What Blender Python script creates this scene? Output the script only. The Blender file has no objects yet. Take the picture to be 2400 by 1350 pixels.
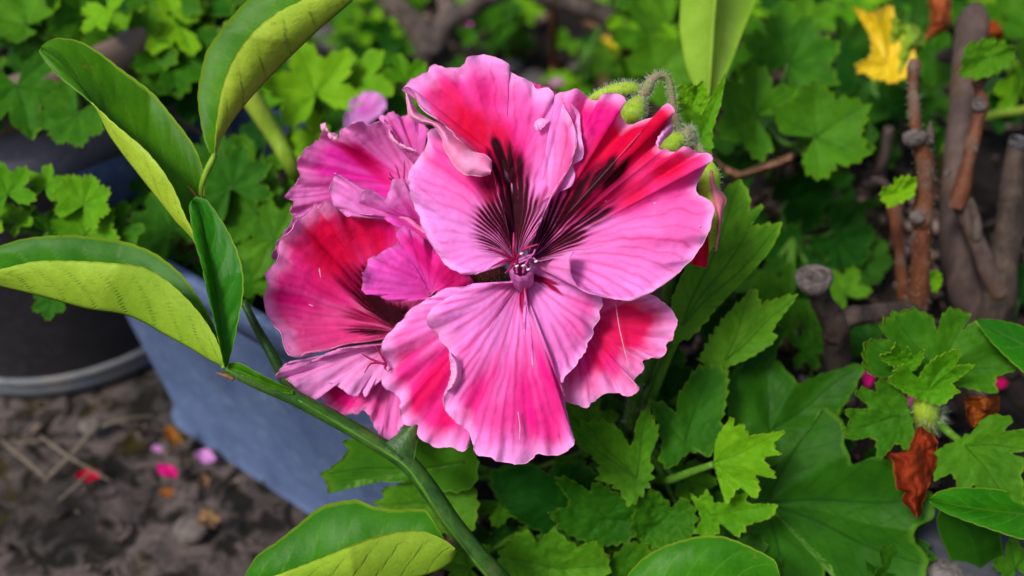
import bpy, math, random
import numpy as np
from mathutils import Vector, Matrix
rng = np.random.default_rng(7); random.seed(7)
sc = bpy.context.scene
col = sc.collection

# ------------------------------------------------------------------ camera
PITCH = math.radians(42.0)
CAM = np.array([0.0, 0.0, 0.34])
FW = np.array([0, math.cos(PITCH), -math.sin(PITCH)])
RT = np.array([1.0, 0, 0])
UP = np.array([0, math.sin(PITCH), math.cos(PITCH)])
cd = bpy.data.cameras.new('camera'); cam = bpy.data.objects.new('camera', cd); col.objects.link(cam)
cam.location = CAM; cam.rotation_euler = (math.pi / 2 - PITCH, 0, 0)
cd.sensor_width = 36; cd.lens = 37.5; cd.clip_start = 0.01; cd.clip_end = 200
cd.dof.use_dof = True; cd.dof.focus_distance = 0.246; cd.dof.aperture_fstop = 9.5
sc.camera = cam
# ------------------------------------------------------------------ world, sun, exposure
SUN_EL, SUN_AZ = math.radians(54), math.radians(-132)      # high, soft, from behind the camera's left shoulder
w = bpy.data.worlds.new('World'); sc.world = w; w.use_nodes = True
nt = w.node_tree; nt.nodes.clear()
sky = nt.nodes.new('ShaderNodeTexSky'); sky.sky_type = 'NISHITA'; sky.sun_disc = False
sky.sun_elevation = SUN_EL; sky.sun_rotation = SUN_AZ; sky.air_density = 1.0; sky.dust_density = 4.0; sky.ozone_density = 1.0
bg = nt.nodes.new('ShaderNodeBackground'); bg.inputs[1].default_value = 0.062
wo = nt.nodes.new('ShaderNodeOutputWorld')
nt.links.new(sky.outputs[0], bg.inputs[0]); nt.links.new(bg.outputs[0], wo.inputs[0])
sl = bpy.data.lights.new('sun', 'SUN'); sl.energy = 1.5; sl.angle = math.radians(13); sl.color = (1.0, 0.96, 0.91)
sun = bpy.data.objects.new('sun', sl); col.objects.link(sun)
sd = Vector((math.sin(SUN_AZ) * math.cos(SUN_EL), math.cos(SUN_AZ) * math.cos(SUN_EL), math.sin(SUN_EL)))
sun.rotation_euler = sd.to_track_quat('Z', 'Y').to_euler(); sun.location = sd * 3
sc.view_settings.view_transform = 'Standard'; sc.view_settings.look = 'None'
sc.view_settings.exposure = 1.12; sc.view_settings.gamma = 1.0
sc.render.engine = 'CYCLES'
sc.cycles.use_denoising = True
sc.cycles.max_bounces = 7; sc.cycles.diffuse_bounces = 4; sc.cycles.transmission_bounces = 5; sc.cycles.glossy_bounces = 3
sc.cycles.caustics_reflective = False; sc.cycles.caustics_refractive = False

# ------------------------------------------------------------------ maths helpers
def P(x, y, d):
    """a photo position (2400 x 1350) and a distance along the view axis (m) to a world point"""
    x = np.asarray(x, float); y = np.asarray(y, float); d = np.asarray(d, float)
    return CAM + d[..., None] * (FW + ((x - 1200) * 4e-4)[..., None] * RT + ((675 - y) * 4e-4)[..., None] * UP)
def hit(x, y, z=0.0):
    v = FW + RT * (x - 1200) * 4e-4 + UP * (675 - y) * 4e-4
    return CAM + v * ((z - CAM[2]) / v[2])
def depth_at(x, y, z):
    v = FW + RT * (x - 1200) * 4e-4 + UP * (675 - y) * 4e-4
    return (z - CAM[2]) / v[2]
def sstep(a, b, x):
    t = np.clip((x - a) / (b - a), 0, 1); return t * t * (3 - 2 * t)
def _h(i, j, s):
    n = np.sin(i * 127.1 + j * 311.7 + s * 74.7) * 43758.5453
    return n - np.floor(n)
def vnoise(x, y, s=0.0):
    x = np.asarray(x, float); y = np.asarray(y, float) + 0 * x
    i = np.floor(x); j = np.floor(y); a = x - i; b = y - j
    a = a * a * (3 - 2 * a); b = b * b * (3 - 2 * b)
    return (_h(i, j, s) * (1 - a) + _h(i + 1, j, s) * a) * (1 - b) + (_h(i, j + 1, s) * (1 - a) + _h(i + 1, j + 1, s) * a) * b
def fbm(x, y, s=0.0, o=4):
    r = 0; a = 0.5; t = 0
    for k in range(o):
        r = r + a * vnoise(np.asarray(x) * 2 ** k, np.asarray(y) * 2 ** k, s + k * 3.1); t += a; a *= 0.5
    return r / t
def spline(pts, n, closed=False):
    """centripetal-ish Catmull-Rom through pts, resampled to n points evenly by length"""
    p = np.array(pts, float); m = len(p)
    if m == 2: return p[0] + (p[1] - p[0]) * np.linspace(0, 1, n)[:, None]
    if closed: q = np.vstack([p[-1], p, p[0], p[1]]); segs = m
    else: q = np.vstack([2 * p[0] - p[1], p, 2 * p[-1] - p[-2]]); segs = m - 1
    out = []
    for i in range(segs):
        a, b, c, d = q[i], q[i + 1], q[i + 2], q[i + 3]
        t = np.linspace(0, 1, 16, endpoint=False)[:, None]
        out.append(0.5 * (2 * b + (c - a) * t + (2 * a - 5 * b + 4 * c - d) * t ** 2 + (3 * b - a - 3 * c + d) * t ** 3) * 0.75
                   + 0.25 * (b + (c - b) * t))
    out.append(q[segs + 1][None]); o = np.vstack(out)
    L = np.concatenate([[0], np.cumsum(np.maximum(1e-9, np.linalg.norm(np.diff(o[:, :2], axis=0), axis=1)))])
    s = np.linspace(0, L[-1], n)
    return np.stack([np.interp(s, L, o[:, k]) for k in range(o.shape[1])], 1)
def lin(r, g, b):
    c = np.array([r, g, b]) / 255.0
    return tuple(np.where(c < 0.04045, c / 12.92, ((c + 0.055) / 1.055) ** 2.4))

# ------------------------------------------------------------------ object helpers
def link(name, data, parent=None):
    o = bpy.data.objects.new(name, data); col.objects.link(o)
    if parent is not None:
        o.parent = parent
        W = Matrix.Identity(4); q = parent
        ch = []
        while q is not None: ch.append(q); q = q.parent
        for q in reversed(ch): W = W @ q.matrix_parent_inverse @ q.matrix_basis
        o.matrix_parent_inverse = W.inverted()
    return o
def thing(name, label, cat, loc, group=None):
    o = bpy.data.objects.new(name, None); col.objects.link(o); o.location = Vector(loc); o.empty_display_size = 0.01
    o['label'] = label; o['category'] = cat
    if group: o['group'] = group
    return o
def tag(o, label=None, cat=None, group=None, kind=None):
    if label: o['label'] = label
    if cat: o['category'] = cat
    if group: o['group'] = group
    if kind: o['kind'] = kind
    return o
def mesh(name, V, Q, mats, mi=None, attrs=None, cols=None, T=None):
    """V (n,3); Q quads (m,4); T triangles (k,3)"""
    V = np.asarray(V, np.float32); Q = np.asarray(Q, np.int32).reshape(-1, 4)
    T = np.zeros((0, 3), np.int32) if T is None else np.asarray(T, np.int32).reshape(-1, 3)
    me = bpy.data.meshes.new(name); me.vertices.add(len(V)); me.vertices.foreach_set('co', V.ravel())
    nq, ntri = len(Q), len(T)
    me.loops.add(nq * 4 + ntri * 3); me.loops.foreach_set('vertex_index', np.concatenate([Q.ravel(), T.ravel()]).astype(np.int32))
    me.polygons.add(nq + ntri)
    me.polygons.foreach_set('loop_start', np.concatenate([np.arange(nq) * 4, nq * 4 + np.arange(ntri) * 3]).astype(np.int32))
    for m in (mats if isinstance(mats, (list, tuple)) else [mats]): me.materials.append(m)
    if mi is not None: me.polygons.foreach_set('material_index', np.asarray(mi, np.int32))
    me.polygons.foreach_set('use_smooth', np.ones(nq + ntri, bool))
    for k, a in (attrs or {}).items():
        at = me.attributes.new(k, 'FLOAT', 'POINT'); at.data.foreach_set('value', np.asarray(a, np.float32).ravel())
    if cols is not None:
        at = me.attributes.new('col', 'FLOAT_COLOR', 'POINT')
        c4 = np.ones((len(V), 4), np.float32); c4[:, :3] = cols; at.data.foreach_set('color', c4.ravel())
    me.update(calc_edges=True); me.validate()
    return me
def grid_quads(nu, nv, wrap=False):
    i = np.arange(nu if wrap else nu - 1)[:, None]; j = np.arange(nv - 1)[None]
    a = i * nv + j; b = ((i + 1) % nu) * nv + j
    return np.stack([a, b, b + 1, a + 1], -1).reshape(-1, 4)
def grid_normals(G, wrap=False):
    if wrap: du = np.roll(G, -1, 0) - np.roll(G, 1, 0)
    else: du = np.gradient(G, axis=0)
    dv = np.gradient(G, axis=1); n = np.cross(du, dv)
    return n / np.maximum(1e-12, np.linalg.norm(n, axis=-1, keepdims=True))
def sheet_mesh(name, G, thick, mats, attrs=None, cols=None, face=None, back_cols=None, wrap=False):
    """grid (nu,nv,3) as a thin solid: a top skin (mats[0]), an under skin (mats[1]) and a rim (mats[0]);
    face: 'cam' turns the top skin to the camera, a vector turns it that way"""
    nu, nv = G.shape[:2]; n = grid_normals(G, wrap)
    if face is not None:
        ref = (CAM - G) if isinstance(face, str) else np.asarray(face)[None, None] + 0 * G
        if np.median((n * ref).sum(-1)) < 0:
            G = G[::-1]; n = -n[::-1]
            if attrs: attrs = {k: a[::-1] for k, a in attrs.items()}
            if cols is not None: cols = cols[::-1]
            if back_cols is not None: back_cols = back_cols[::-1]
    th = thick * 0.5
    V = np.concatenate([(G + n * th).reshape(-1, 3), (G - n * th).reshape(-1, 3)]); N = nu * nv
    q = grid_quads(nu, nv, wrap)
    top = q; bot = q[:, ::-1] + N
    idx = np.arange(N).reshape(nu, nv)
    rims = []
    def strip(e):
        rims.append(np.stack([e[1:], e[:-1], e[:-1] + N, e[1:] + N], 1))
    strip(idx[:, -1])
    if not wrap: strip(idx[0, :]); strip(idx[-1, ::-1]); strip(idx[::-1, 0])
    rim = np.concatenate(rims)
    Q = np.concatenate([top, bot, rim])
    mi = np.concatenate([np.zeros(len(top)), np.ones(len(bot)), np.zeros(len(rim))])
    at = {k: np.concatenate([a.ravel(), a.ravel()]) for k, a in (attrs or {}).items()}
    c = None
    if cols is not None:
        bc = cols if back_cols is None else back_cols
        c = np.concatenate([cols.reshape(-1, 3), bc.reshape(-1, 3)])
    return mesh(name, V, Q, mats, mi, at, c)
def join_sheets(name, parts, mats):
    """several grids (G, thick, cols, back_cols) as one mesh"""
    Vs, Qs, Ms, Cs, off = [], [], [], [], 0
    for G, thick, cols, bcols, face in parts:
        me = sheet_mesh('tmp', G, thick, mats, None, cols, face, bcols)
        v = np.zeros(len(me.vertices) * 3, np.float32); me.vertices.foreach_get('co', v)
        q = np.zeros(len(me.loops), np.int32); me.loops.foreach_get('vertex_index', q)
        m = np.zeros(len(me.polygons), np.int32); me.polygons.foreach_get('material_index', m)
        c = np.zeros(len(me.vertices) * 4, np.float32); me.attributes['col'].data.foreach_get('color', c)
        Vs.append(v.reshape(-1, 3)); Qs.append(q.reshape(-1, 4) + off); Ms.append(m); Cs.append(c.reshape(-1, 4)[:, :3]); off += len(me.vertices)
        bpy.data.meshes.remove(me)
    return mesh(name, np.concatenate(Vs), np.concatenate(Qs), mats, np.concatenate(Ms), None, np.concatenate(Cs))
def tube_grid(C, R, ns=10, lumps=0.0, seed=0, oval=1.0):
    C = np.asarray(C, float); n = len(C); T = np.gradient(C, axis=0); T /= np.linalg.norm(T, axis=1, keepdims=True) + 1e-12
    ref = np.array([0.31, 0.2, 0.93]); ref = ref if abs(T[0] @ ref) < 0.9 else np.array([1.0, 0, 0])
    a = np.cross(T[0], ref); a /= np.linalg.norm(a); A = []
    for t in T:
        a = a - t * (a @ t); a /= np.linalg.norm(a); A.append(a)
    A = np.array(A); B = np.cross(T, A)
    th = np.linspace(0, 2 * math.pi, ns, endpoint=False)
    rr = np.asarray(R, float)[:, None] * np.ones(ns)[None]
    if lumps:
        sl_ = np.concatenate([[0], np.cumsum(np.linalg.norm(np.diff(C, axis=0), axis=1))])[:, None] / (np.mean(R) * 2.6)
        cx, sx = np.cos(th)[None], np.sin(th)[None]
        rr = rr * (1 + lumps * (fbm(sl_ + cx * .9 + 0 * sx, sx * .9 + sl_ * .37 + 3 + 0 * cx, seed, 3) - 0.5) * 2)
    return C[:, None] + rr[..., None] * (np.cos(th)[None, :, None] * A[:, None] * oval + np.sin(th)[None, :, None] * B[:, None])
def tube_mesh(name, pts, rad, mat, ns=10, n=None, lumps=0.0, seed=0, oval=1.0, capmat=None):
    n = n or max(6, len(pts) * 6)
    q = spline(np.hstack([np.asarray(pts, float), np.asarray(rad, float)[:, None]]), n)
    G = tube_grid(q[:, :3], q[:, 3], ns, lumps, seed, oval)
    V = G.reshape(-1, 3); i = np.arange(n - 1)[:, None] * ns; j = np.arange(ns)[None]
    Q = np.stack([i + j, i + (j + 1) % ns, i + ns + (j + 1) % ns, i + ns + j], -1).reshape(-1, 4)
    V = np.vstack([V, q[0, :3], q[-1, :3]]); a, b = n * ns, n * ns + 1
    jj = np.arange(ns)
    T = np.vstack([np.stack([(jj + 1) % ns, jj, np.full(ns, a)], 1), np.stack([(n - 1) * ns + jj, (n - 1) * ns + (jj + 1) % ns, np.full(ns, b)], 1)])
    mats = [mat] + ([capmat] if capmat else [])
    mi = np.zeros(len(Q) + len(T)); 
    if capmat: mi[len(Q) + ns:] = 1
    at = {'along': np.concatenate([np.repeat(np.linspace(0, 1, n), ns), [0, 1]])}
    return mesh(name, V, Q, mats, mi, at, T=T)
def ptube(name, pix, rmm, mat, parent, **k):
    """pix: (x, y, depth) triples; rmm radius in mm"""
    pts = [P(x, y, d) for x, y, d in pix]
    return link(name, tube_mesh(name, pts, np.asarray(rmm) / 1000.0, mat, **k), parent)
def hair_mesh(name, base, nrm, L, mat, rad=0.00004, bend=0.35):
    n = len(base); nrm = nrm + rng.normal(0, 0.3, (n, 3)); nrm /= np.linalg.norm(nrm, axis=1, keepdims=True)
    a = np.cross(nrm, np.array([0.3, 0.5, 0.81])); a /= np.linalg.norm(a, axis=1, keepdims=True); b = np.cross(nrm, a)
    ln = L * rng.uniform(0.5, 1.2, n)[:, None]
    side = rng.normal(0, 1, (n, 3)) * bend
    mid = base + nrm * ln * 0.55; tip = base + nrm * ln + side * ln * 0.5
    V = np.stack([base + a * rad, base - a * rad * 0.5 + b * rad * 0.8, base - a * rad * 0.5 - b * rad * 0.8,
                  mid + a * rad * 0.7, mid - a * rad * 0.4 + b * rad * 0.6, mid - a * rad * 0.4 - b * rad * 0.6, tip], 1).reshape(-1, 3)
    o = (np.arange(n) * 7)[:, None]
    Q = np.concatenate([o + np.array([[0, 1, 4, 3]]), o + np.array([[1, 2, 5, 4]]), o + np.array([[2, 0, 3, 5]])])
    T = np.concatenate([o + np.array([[3, 4, 6]]), o + np.array([[4, 5, 6]]), o + np.array([[5, 3, 6]])])
    return mesh(name, V, Q, mat, T=T)
def surf_samples(o_mesh, n, t0=0.0, t1=1.0):
    me = o_mesh; me.calc_loop_triangles()
    v = np.zeros(len(me.vertices) * 3, np.float32); me.vertices.foreach_get('co', v); v = v.reshape(-1, 3)
    t = np.zeros(len(me.loop_triangles) * 3, np.int32); me.loop_triangles.foreach_get('vertices', t); t = t.reshape(-1, 3)
    a, b, c = v[t[:, 0]], v[t[:, 1]], v[t[:, 2]]; nn = np.cross(b - a, c - a); ar = np.linalg.norm(nn, axis=1) + 1e-15
    k = rng.choice(len(t), n, p=ar / ar.sum()); u = rng.random((n, 2)); s = u.sum(1) > 1; u[s] = 1 - u[s]
    return a[k] + (b[k] - a[k]) * u[:, :1] + (c[k] - a[k]) * u[:, 1:], nn[k] / ar[k][:, None]

# ------------------------------------------------------------------ materials (all node based)
def newmat(name):
    m = bpy.data.materials.new(name); m.use_nodes = True; t = m.node_tree; t.nodes.clear()
    return m, t, (lambda ty: t.nodes.new('ShaderNode' + ty)), t.links.new
def finish(t, N, L, color, rough=0.5, spec=0.3, trans=0.0, tcol=None, bump=None, sheen=0.0, bstr=0.3, bdist=0.0002, coat=0.0):
    b = N('BsdfPrincipled')
    if isinstance(color, tuple): b.inputs['Base Color'].default_value = (*color, 1)
    else: L(color, b.inputs['Base Color'])
    if isinstance(rough, (int, float)): b.inputs['Roughness'].default_value = rough
    else: L(rough, b.inputs['Roughness'])
    b.inputs['Specular IOR Level'].default_value = spec
    b.inputs['Sheen Weight'].default_value = sheen; b.inputs['Coat Weight'].default_value = coat; b.inputs['Coat Roughness'].default_value = 0.25
    o = N('OutputMaterial'); out = b.outputs[0]
    if bump is not None:
        bp = N('Bump'); bp.inputs['Strength'].default_value = bstr; bp.inputs['Distance'].default_value = bdist
        L(bump, bp.inputs['Height']); L(bp.outputs[0], b.inputs['Normal'])
    if trans:
        tr = N('BsdfTranslucent'); mx = N('MixShader'); mx.inputs[0].default_value = trans
        src = tcol if tcol is not None else color
        if isinstance(src, tuple): tr.inputs[0].default_value = (*src, 1)
        else: L(src, tr.inputs[0])
        L(out, mx.inputs[1]); L(tr.outputs[0], mx.inputs[2]); out = mx.outputs[0]
    L(out, o.inputs[0])
def mix(N, L, f, a, b, mode='MIX'):
    m = N('Mix'); m.data_type = 'RGBA'; m.blend_type = mode
    for s, i in ((f, 0), (a, 6), (b, 7)):
        if isinstance(s, (int, float)): m.inputs[i].default_value = s
        elif isinstance(s, tuple): m.inputs[i].default_value = (*s, 1)
        else: L(s, m.inputs[i])
    return m.outputs[2]
def math_(N, L, op, a, b=0.0):
    m = N('Math'); m.operation = op
    for s, i in ((a, 0), (b, 1)):
        if isinstance(s, (int, float)): m.inputs[i].default_value = s
        else: L(s, m.inputs[i])
    return m.outputs[0]
def noise(N, L, scale, detail=4, rough=0.6, coord=None, dist=0.0):
    n = N('TexNoise'); n.inputs['Scale'].default_value = scale; n.inputs['Detail'].default_value = detail
    n.inputs['Roughness'].default_value = rough; n.inputs['Distortion'].default_value = dist
    if coord is None:
        c = N('TexCoord'); coord = c.outputs['Object']
    L(coord, n.inputs['Vector']); return n.outputs[0]
def ramp(N, L, f, stops):
    r = N('ValToRGB'); L(f, r.inputs[0]); e = r.color_ramp.elements
    while len(e) < len(stops): e.new(0.5)
    for k, (p, c) in enumerate(stops):
        e[k].position = p; e[k].color = (*c, 1) if len(c) == 3 else c
    return r.outputs[0]
def petal_mat(name, trans=0.3, back=False):
    m, t, N, L = newmat(name)
    a = N('Attribute'); a.attribute_name = 'col'
    n1 = noise(N, L, 900, 3); n2 = noise(N, L, 3500, 2)
    c = mix(N, L, ramp(N, L, n1, [(0.35, (0.88, 0.86, 0.9)), (0.65, (1.05, 1.05, 1.04))]), (0, 0, 0), a.outputs[0])
    c = mix(N, L, 1.0, a.outputs[0], ramp(N, L, n1, [(0.3, (0.95, 0.91, 0.95)), (0.7, (1, 1, 1))]), 'MULTIPLY')
    n0 = noise(N, L, 320, 4, 0.6, None, 0.8)
    h = math_(N, L, 'ADD', math_(N, L, 'ADD', math_(N, L, 'MULTIPLY', n1, 0.6), math_(N, L, 'MULTIPLY', n2, 0.4)), math_(N, L, 'MULTIPLY', n0, 1.6))
    finish(t, N, L, c, rough=0.6, spec=0.07, trans=trans, bump=h, bstr=0.5, bdist=0.0003)
    return m
M_PETAL = petal_mat('petal_front')
M_PETALB = petal_mat('petal_back')
def leaf_mat(name, ca, cb, vein, edge, rough=0.45, spec=0.35, trans=0.3, var=0.35, vmix=0.5, emix=0.6, spots=None, coat=0.0, bs=0.5, spt=0.62):
    m, t, N, L = newmat(name)
    av = N('Attribute'); av.attribute_name = 'vein'; ae = N('Attribute'); ae.attribute_name = 'edge'
    oi = N('ObjectInfo')
    n = noise(N, L, 90, 4); n2 = noise(N, L, 1400, 3)
    c = mix(N, L, ramp(N, L, n, [(0.35, (0, 0, 0)), (0.65, (1, 1, 1))]), ca, cb)
    rv = math_(N, L, 'ADD', math_(N, L, 'MULTIPLY', oi.outputs['Random'], var), 1.0 - var * 0.5)
    hs = N('HueSaturation'); L(rv, hs.inputs['Value']); L(c, hs.inputs['Color'])
    L(math_(N, L, 'ADD', math_(N, L, 'MULTIPLY', oi.outputs['Random'], -0.03), 0.515), hs.inputs['Hue']); c = hs.outputs[0]
    c = mix(N, L, 1.0, c, ramp(N, L, n2, [(0.3, (0.86, 0.88, 0.8)), (0.7, (1.05, 1.03, 1.05))]), 'MULTIPLY')
    c = mix(N, L, math_(N, L, 'MULTIPLY', av.outputs['Fac'], vmix), c, vein)
    c = mix(N, L, math_(N, L, 'MULTIPLY', ae.outputs['Fac'], emix), c, edge)
    if spots:
        sn = noise(N, L, 170, 3, 0.5)
        c = mix(N, L, ramp(N, L, sn, [(spt, (0, 0, 0)), (spt + .06, (1, 1, 1))]), c, spots)
    h = math_(N, L, 'ADD', math_(N, L, 'MULTIPLY', av.outputs['Fac'], -1.2), math_(N, L, 'MULTIPLY', n2, 0.5))
    finish(t, N, L, c, rough=rough, spec=spec, trans=trans, bump=h, bstr=bs, bdist=0.0002, coat=coat)
    return m
M_LEAF = leaf_mat('geranium_leaf', (0.036, 0.150, 0.006), (0.062, 0.215, 0.007), (0.018, 0.092, 0.005), (0.18, 0.36, 0.015), rough=0.55, spec=0.08, var=0.7, vmix=0.7)
M_LEAFB = leaf_mat('geranium_leaf_under', (0.085, 0.23, 0.016), (0.11, 0.27, 0.02), (0.15, 0.31, 0.03), (0.18, 0.34, 0.02), rough=0.6)
M_BRIGHT = leaf_mat('geranium_leaf_young', (0.11, 0.33, 0.006), (0.16, 0.41, 0.009), (0.07, 0.22, 0.006), (0.34, 0.56, 0.03), trans=0.36, rough=0.55, spec=0.08, var=0.5)
M_DEEP = leaf_mat('geranium_leaf_dark_shaded', (0.014, 0.074, 0.005), (0.022, 0.105, 0.006), (0.009, 0.055, 0.006), (0.07, 0.21, 0.015), rough=0.55, spec=0.07, var=0.6, vmix=0.7)  # darker green leaves; shade of the foliage gaps is also put into this colour
M_MID = leaf_mat('geranium_leaf_mid', (0.018, 0.100, 0.004), (0.030, 0.145, 0.005), (0.010, 0.058, 0.005), (0.11, 0.27, 0.02), rough=0.5, spec=0.10, var=0.1, vmix=0.8)
M_YELLOW = leaf_mat('yellowed_leaf', (0.80, 0.60, 0.008), (0.85, 0.70, 0.02), (0.66, 0.42, 0.02), (0.85, 0.62, 0.1), var=0.05, trans=0.35)
M_ORANGE = leaf_mat('dried_orange_leaf', (0.30, 0.085, 0.015), (0.42, 0.15, 0.035), (0.2, 0.05, 0.01), (0.45, 0.2, 0.06), var=0.15, rough=0.7, spec=0.1)
M_RUST = leaf_mat('rust_leaf', (0.17, 0.024, 0.005), (0.28, 0.05, 0.010), (0.09, 0.012, 0.004), (0.36, 0.10, 0.03), var=0.05, rough=0.85, spec=0.08, trans=0.12, bs=1.0, spots=(0.09, 0.014, 0.005))
M_TAN = leaf_mat('tan_leaf', (0.20, 0.11, 0.055), (0.30, 0.18, 0.095), (0.13, 0.065, 0.03), (0.34, 0.21, 0.11), var=0.3, rough=0.8, spec=0.1, trans=0.15)
M_CIT = leaf_mat('citrus_leaf', (0.030, 0.170, 0.003), (0.050, 0.230, 0.004), (0.16, 0.36, 0.03), (0.42, 0.58, 0.05), rough=0.4, spec=0.12, trans=0.34, var=0.12, vmix=0.5, emix=0.7, bs=0.3, spots=(0.16, 0.17, 0.02), spt=0.70)
M_CITB = leaf_mat('citrus_leaf_under', (0.30, 0.51, 0.030), (0.38, 0.58, 0.042), (0.09, 0.19, 0.01), (0.44, 0.6, 0.05), rough=0.5, spec=0.3, trans=0.34, var=0.2, vmix=0.85, emix=0.7, bs=0.6, spots=(0.22, 0.22, 0.03), spt=0.70)
M_STRAP = leaf_mat('broad_leaf', (0.20, 0.40, 0.02), (0.27, 0.48, 0.035), (0.3, 0.46, 0.06), (0.35, 0.52, 0.05), rough=0.35, spec=0.4, trans=0.35, var=0.05, vmix=0.4)
def stem_mat(name, ca, cb, scale=120, rough=0.55, trans=0.0, bs=0.6, stretch=0.25, dark=None, spec=0.25):
    m, t, N, L = newmat(name)
    tc = N('TexCoord'); mp = N('Mapping'); mp.inputs['Scale'].default_value = (1, 1, stretch); L(tc.outputs['Object'], mp.inputs[0])
    n = noise(N, L, scale, 5, 0.65, mp.outputs[0], 0.4); n2 = noise(N, L, scale * 7, 3, 0.6, mp.outputs[0])
    c = mix(N, L, ramp(N, L, n, [(0.36, (0, 0, 0)), (0.62, (1, 1, 1))]), ca, cb)
    if dark: c = mix(N, L, ramp(N, L, noise(N, L, scale * 0.6, 4, 0.6), [(0.52, (0, 0, 0)), (0.66, (1, 1, 1))]), c, dark)
    c = mix(N, L, 1.0, c, ramp(N, L, n2, [(0.3, (0.75, 0.75, 0.75)), (0.7, (1.1, 1.1, 1.1))]), 'MULTIPLY')
    finish(t, N, L, c, rough=rough, spec=spec, trans=trans, bump=math_(N, L, 'ADD', n, math_(N, L, 'MULTIPLY', n2, 0.6)), bstr=bs, bdist=0.0006)
    return m
M_GSTEM = stem_mat('green_stem', (0.05, 0.15, 0.012), (0.09, 0.23, 0.02), 90, 0.4, 0.1, 0.2)
M_DSTEM = stem_mat('citrus_stem', (0.014, 0.060, 0.008), (0.040, 0.115, 0.012), 110, 0.42, 0.0, 0.6, 0.5, (0.07, 0.11, 0.02), spec=0.25)
M_YSTEM = stem_mat('yellow_green_petiole', (0.2, 0.36, 0.02), (0.28, 0.4, 0.04), 90, 0.45, 0.15, 0.2)
M_WOOD = stem_mat('grey_bark', (0.06, 0.046, 0.04), (0.15, 0.118, 0.10), 150, 0.85, 0, 0.9, 0.3, (0.05, 0.035, 0.025))
M_STUMP = stem_mat('dark_bark', (0.022, 0.017, 0.014), (0.085, 0.06, 0.047), 130, 0.85, 0, 0.9, 0.35, (0.02, 0.016, 0.014))
M_REDSTEM = stem_mat('red_brown_bark', (0.080, 0.022, 0.010), (0.14, 0.05, 0.02), 170, 0.65, 0, 0.9, 0.22, (0.13, 0.085, 0.065))
M_BROWN = stem_mat('brown_bark', (0.13, 0.06, 0.03), (0.22, 0.115, 0.06), 120, 0.7, 0, 0.7, 0.3, (0.12, 0.09, 0.085))
M_MAUVE = stem_mat('mauve_grey_bark', (0.055, 0.037, 0.032), (0.105, 0.072, 0.064), 110, 0.8, 0, 0.9, 0.22, (0.08, 0.045, 0.02))
M_CUT = stem_mat('cut_wood', (0.06, 0.05, 0.046), (0.16, 0.135, 0.12), 420, 0.9, 0, 1.0, 1.0, (0.03, 0.025, 0.022))
M_CUTDARK = stem_mat('dark_cut_wood', (0.02, 0.02, 0.022), (0.12, 0.11, 0.12), 420, 0.5, 0, 1.0, 1.0, (0.01, 0.01, 0.01))
M_STRAW = stem_mat('dry_straw', (0.11, 0.085, 0.06), (0.19, 0.16, 0.125), 160, 0.8, 0, 0.4)
M_THORN = stem_mat('thorn_brown', (0.22, 0.09, 0.03), (0.3, 0.15, 0.05), 300, 0.5, 0, 0.2)
M_BUD = stem_mat('bud_green', (0.28, 0.48, 0.02), (0.40, 0.56, 0.04), 260, 0.5, 0.2, 0.3)
M_BUDSTEM = stem_mat('bud_stalk', (0.2, 0.30, 0.06), (0.33, 0.22, 0.17), 130, 0.5, 0.15, 0.2, 1.0)
def flat_mat(name, c, rough=0.5, trans=0.0, spec=0.3):
    m, t, N, L = newmat(name)
    n = noise(N, L, 700, 3)
    cc = mix(N, L, 1.0, c, ramp(N, L, n, [(0.3, (0.8, 0.8, 0.8)), (0.7, (1.1, 1.1, 1.1))]), 'MULTIPLY')
    finish(t, N, L, cc, rough, spec, trans); return m
M_HAIR = flat_mat('fine_hair', (0.72, 0.78, 0.62), 0.5, 0.35)
M_STYLE = flat_mat('style_magenta', (0.42, 0.012, 0.10), 0.4, 0.15)
M_ANTH = flat_mat('filament_pink', (0.62, 0.15, 0.45), 0.45, 0.3)
M_POLLEN = flat_mat('pale_pollen', (0.8, 0.66, 0.66), 0.7)
M_SCAR = flat_mat('pale_scar', (0.62, 0.36, 0.47), 0.85, 0.1, 0.1)

# ------------------------------------------------------------------ the ground
def terrain(name, x0, x1, y0, y1, nx, ny, zf, m, label=None):
    X, Y = np.meshgrid(np.linspace(x0, x1, nx), np.linspace(y0, y1, ny), indexing='ij')
    V = np.stack([X, Y, zf(X, Y)], -1).reshape(-1, 3)
    o = link(name, mesh(name, V, grid_quads(nx, ny), m)); o['kind'] = 'structure'
    if label: o['label'] = label
    return o
def ground_material():
    m, t, N, L = newmat('weathered_concrete')
    n1 = noise(N, L, 22, 6, 0.62, None, 0.5); n2 = noise(N, L, 75, 6, 0.7, None, 0.8); n3 = noise(N, L, 420, 4, 0.7)
    n4 = noise(N, L, 30, 5, 0.65, None, 1.2)
    c = ramp(N, L, n1, [(0.34, (0.024, 0.021, 0.020)), (0.45, (0.068, 0.058, 0.056)), (0.56, (0.135, 0.108, 0.102)), (0.68, (0.085, 0.083, 0.09))])
    c = mix(N, L, ramp(N, L, n2, [(0.45, (1, 1, 1)), (0.53, (0, 0, 0))]), c, (0.012, 0.011, 0.009))
    c = mix(N, L, ramp(N, L, n4, [(0.56, (0, 0, 0)), (0.66, (1, 1, 1))]), c, (0.034, 0.027, 0.005))
    c = mix(N, L, 1.0, c, ramp(N, L, n3, [(0.25, (0.6, 0.6, 0.6)), (0.75, (1.25, 1.22, 1.2))]), 'MULTIPLY')
    h = math_(N, L, 'ADD', math_(N, L, 'MULTIPLY', n2, 1.0), math_(N, L, 'MULTIPLY', n3, 0.5))
    finish(t, N, L, c, 0.9, 0.15, bump=h, bstr=0.8, bdist=0.004); return m
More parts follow.
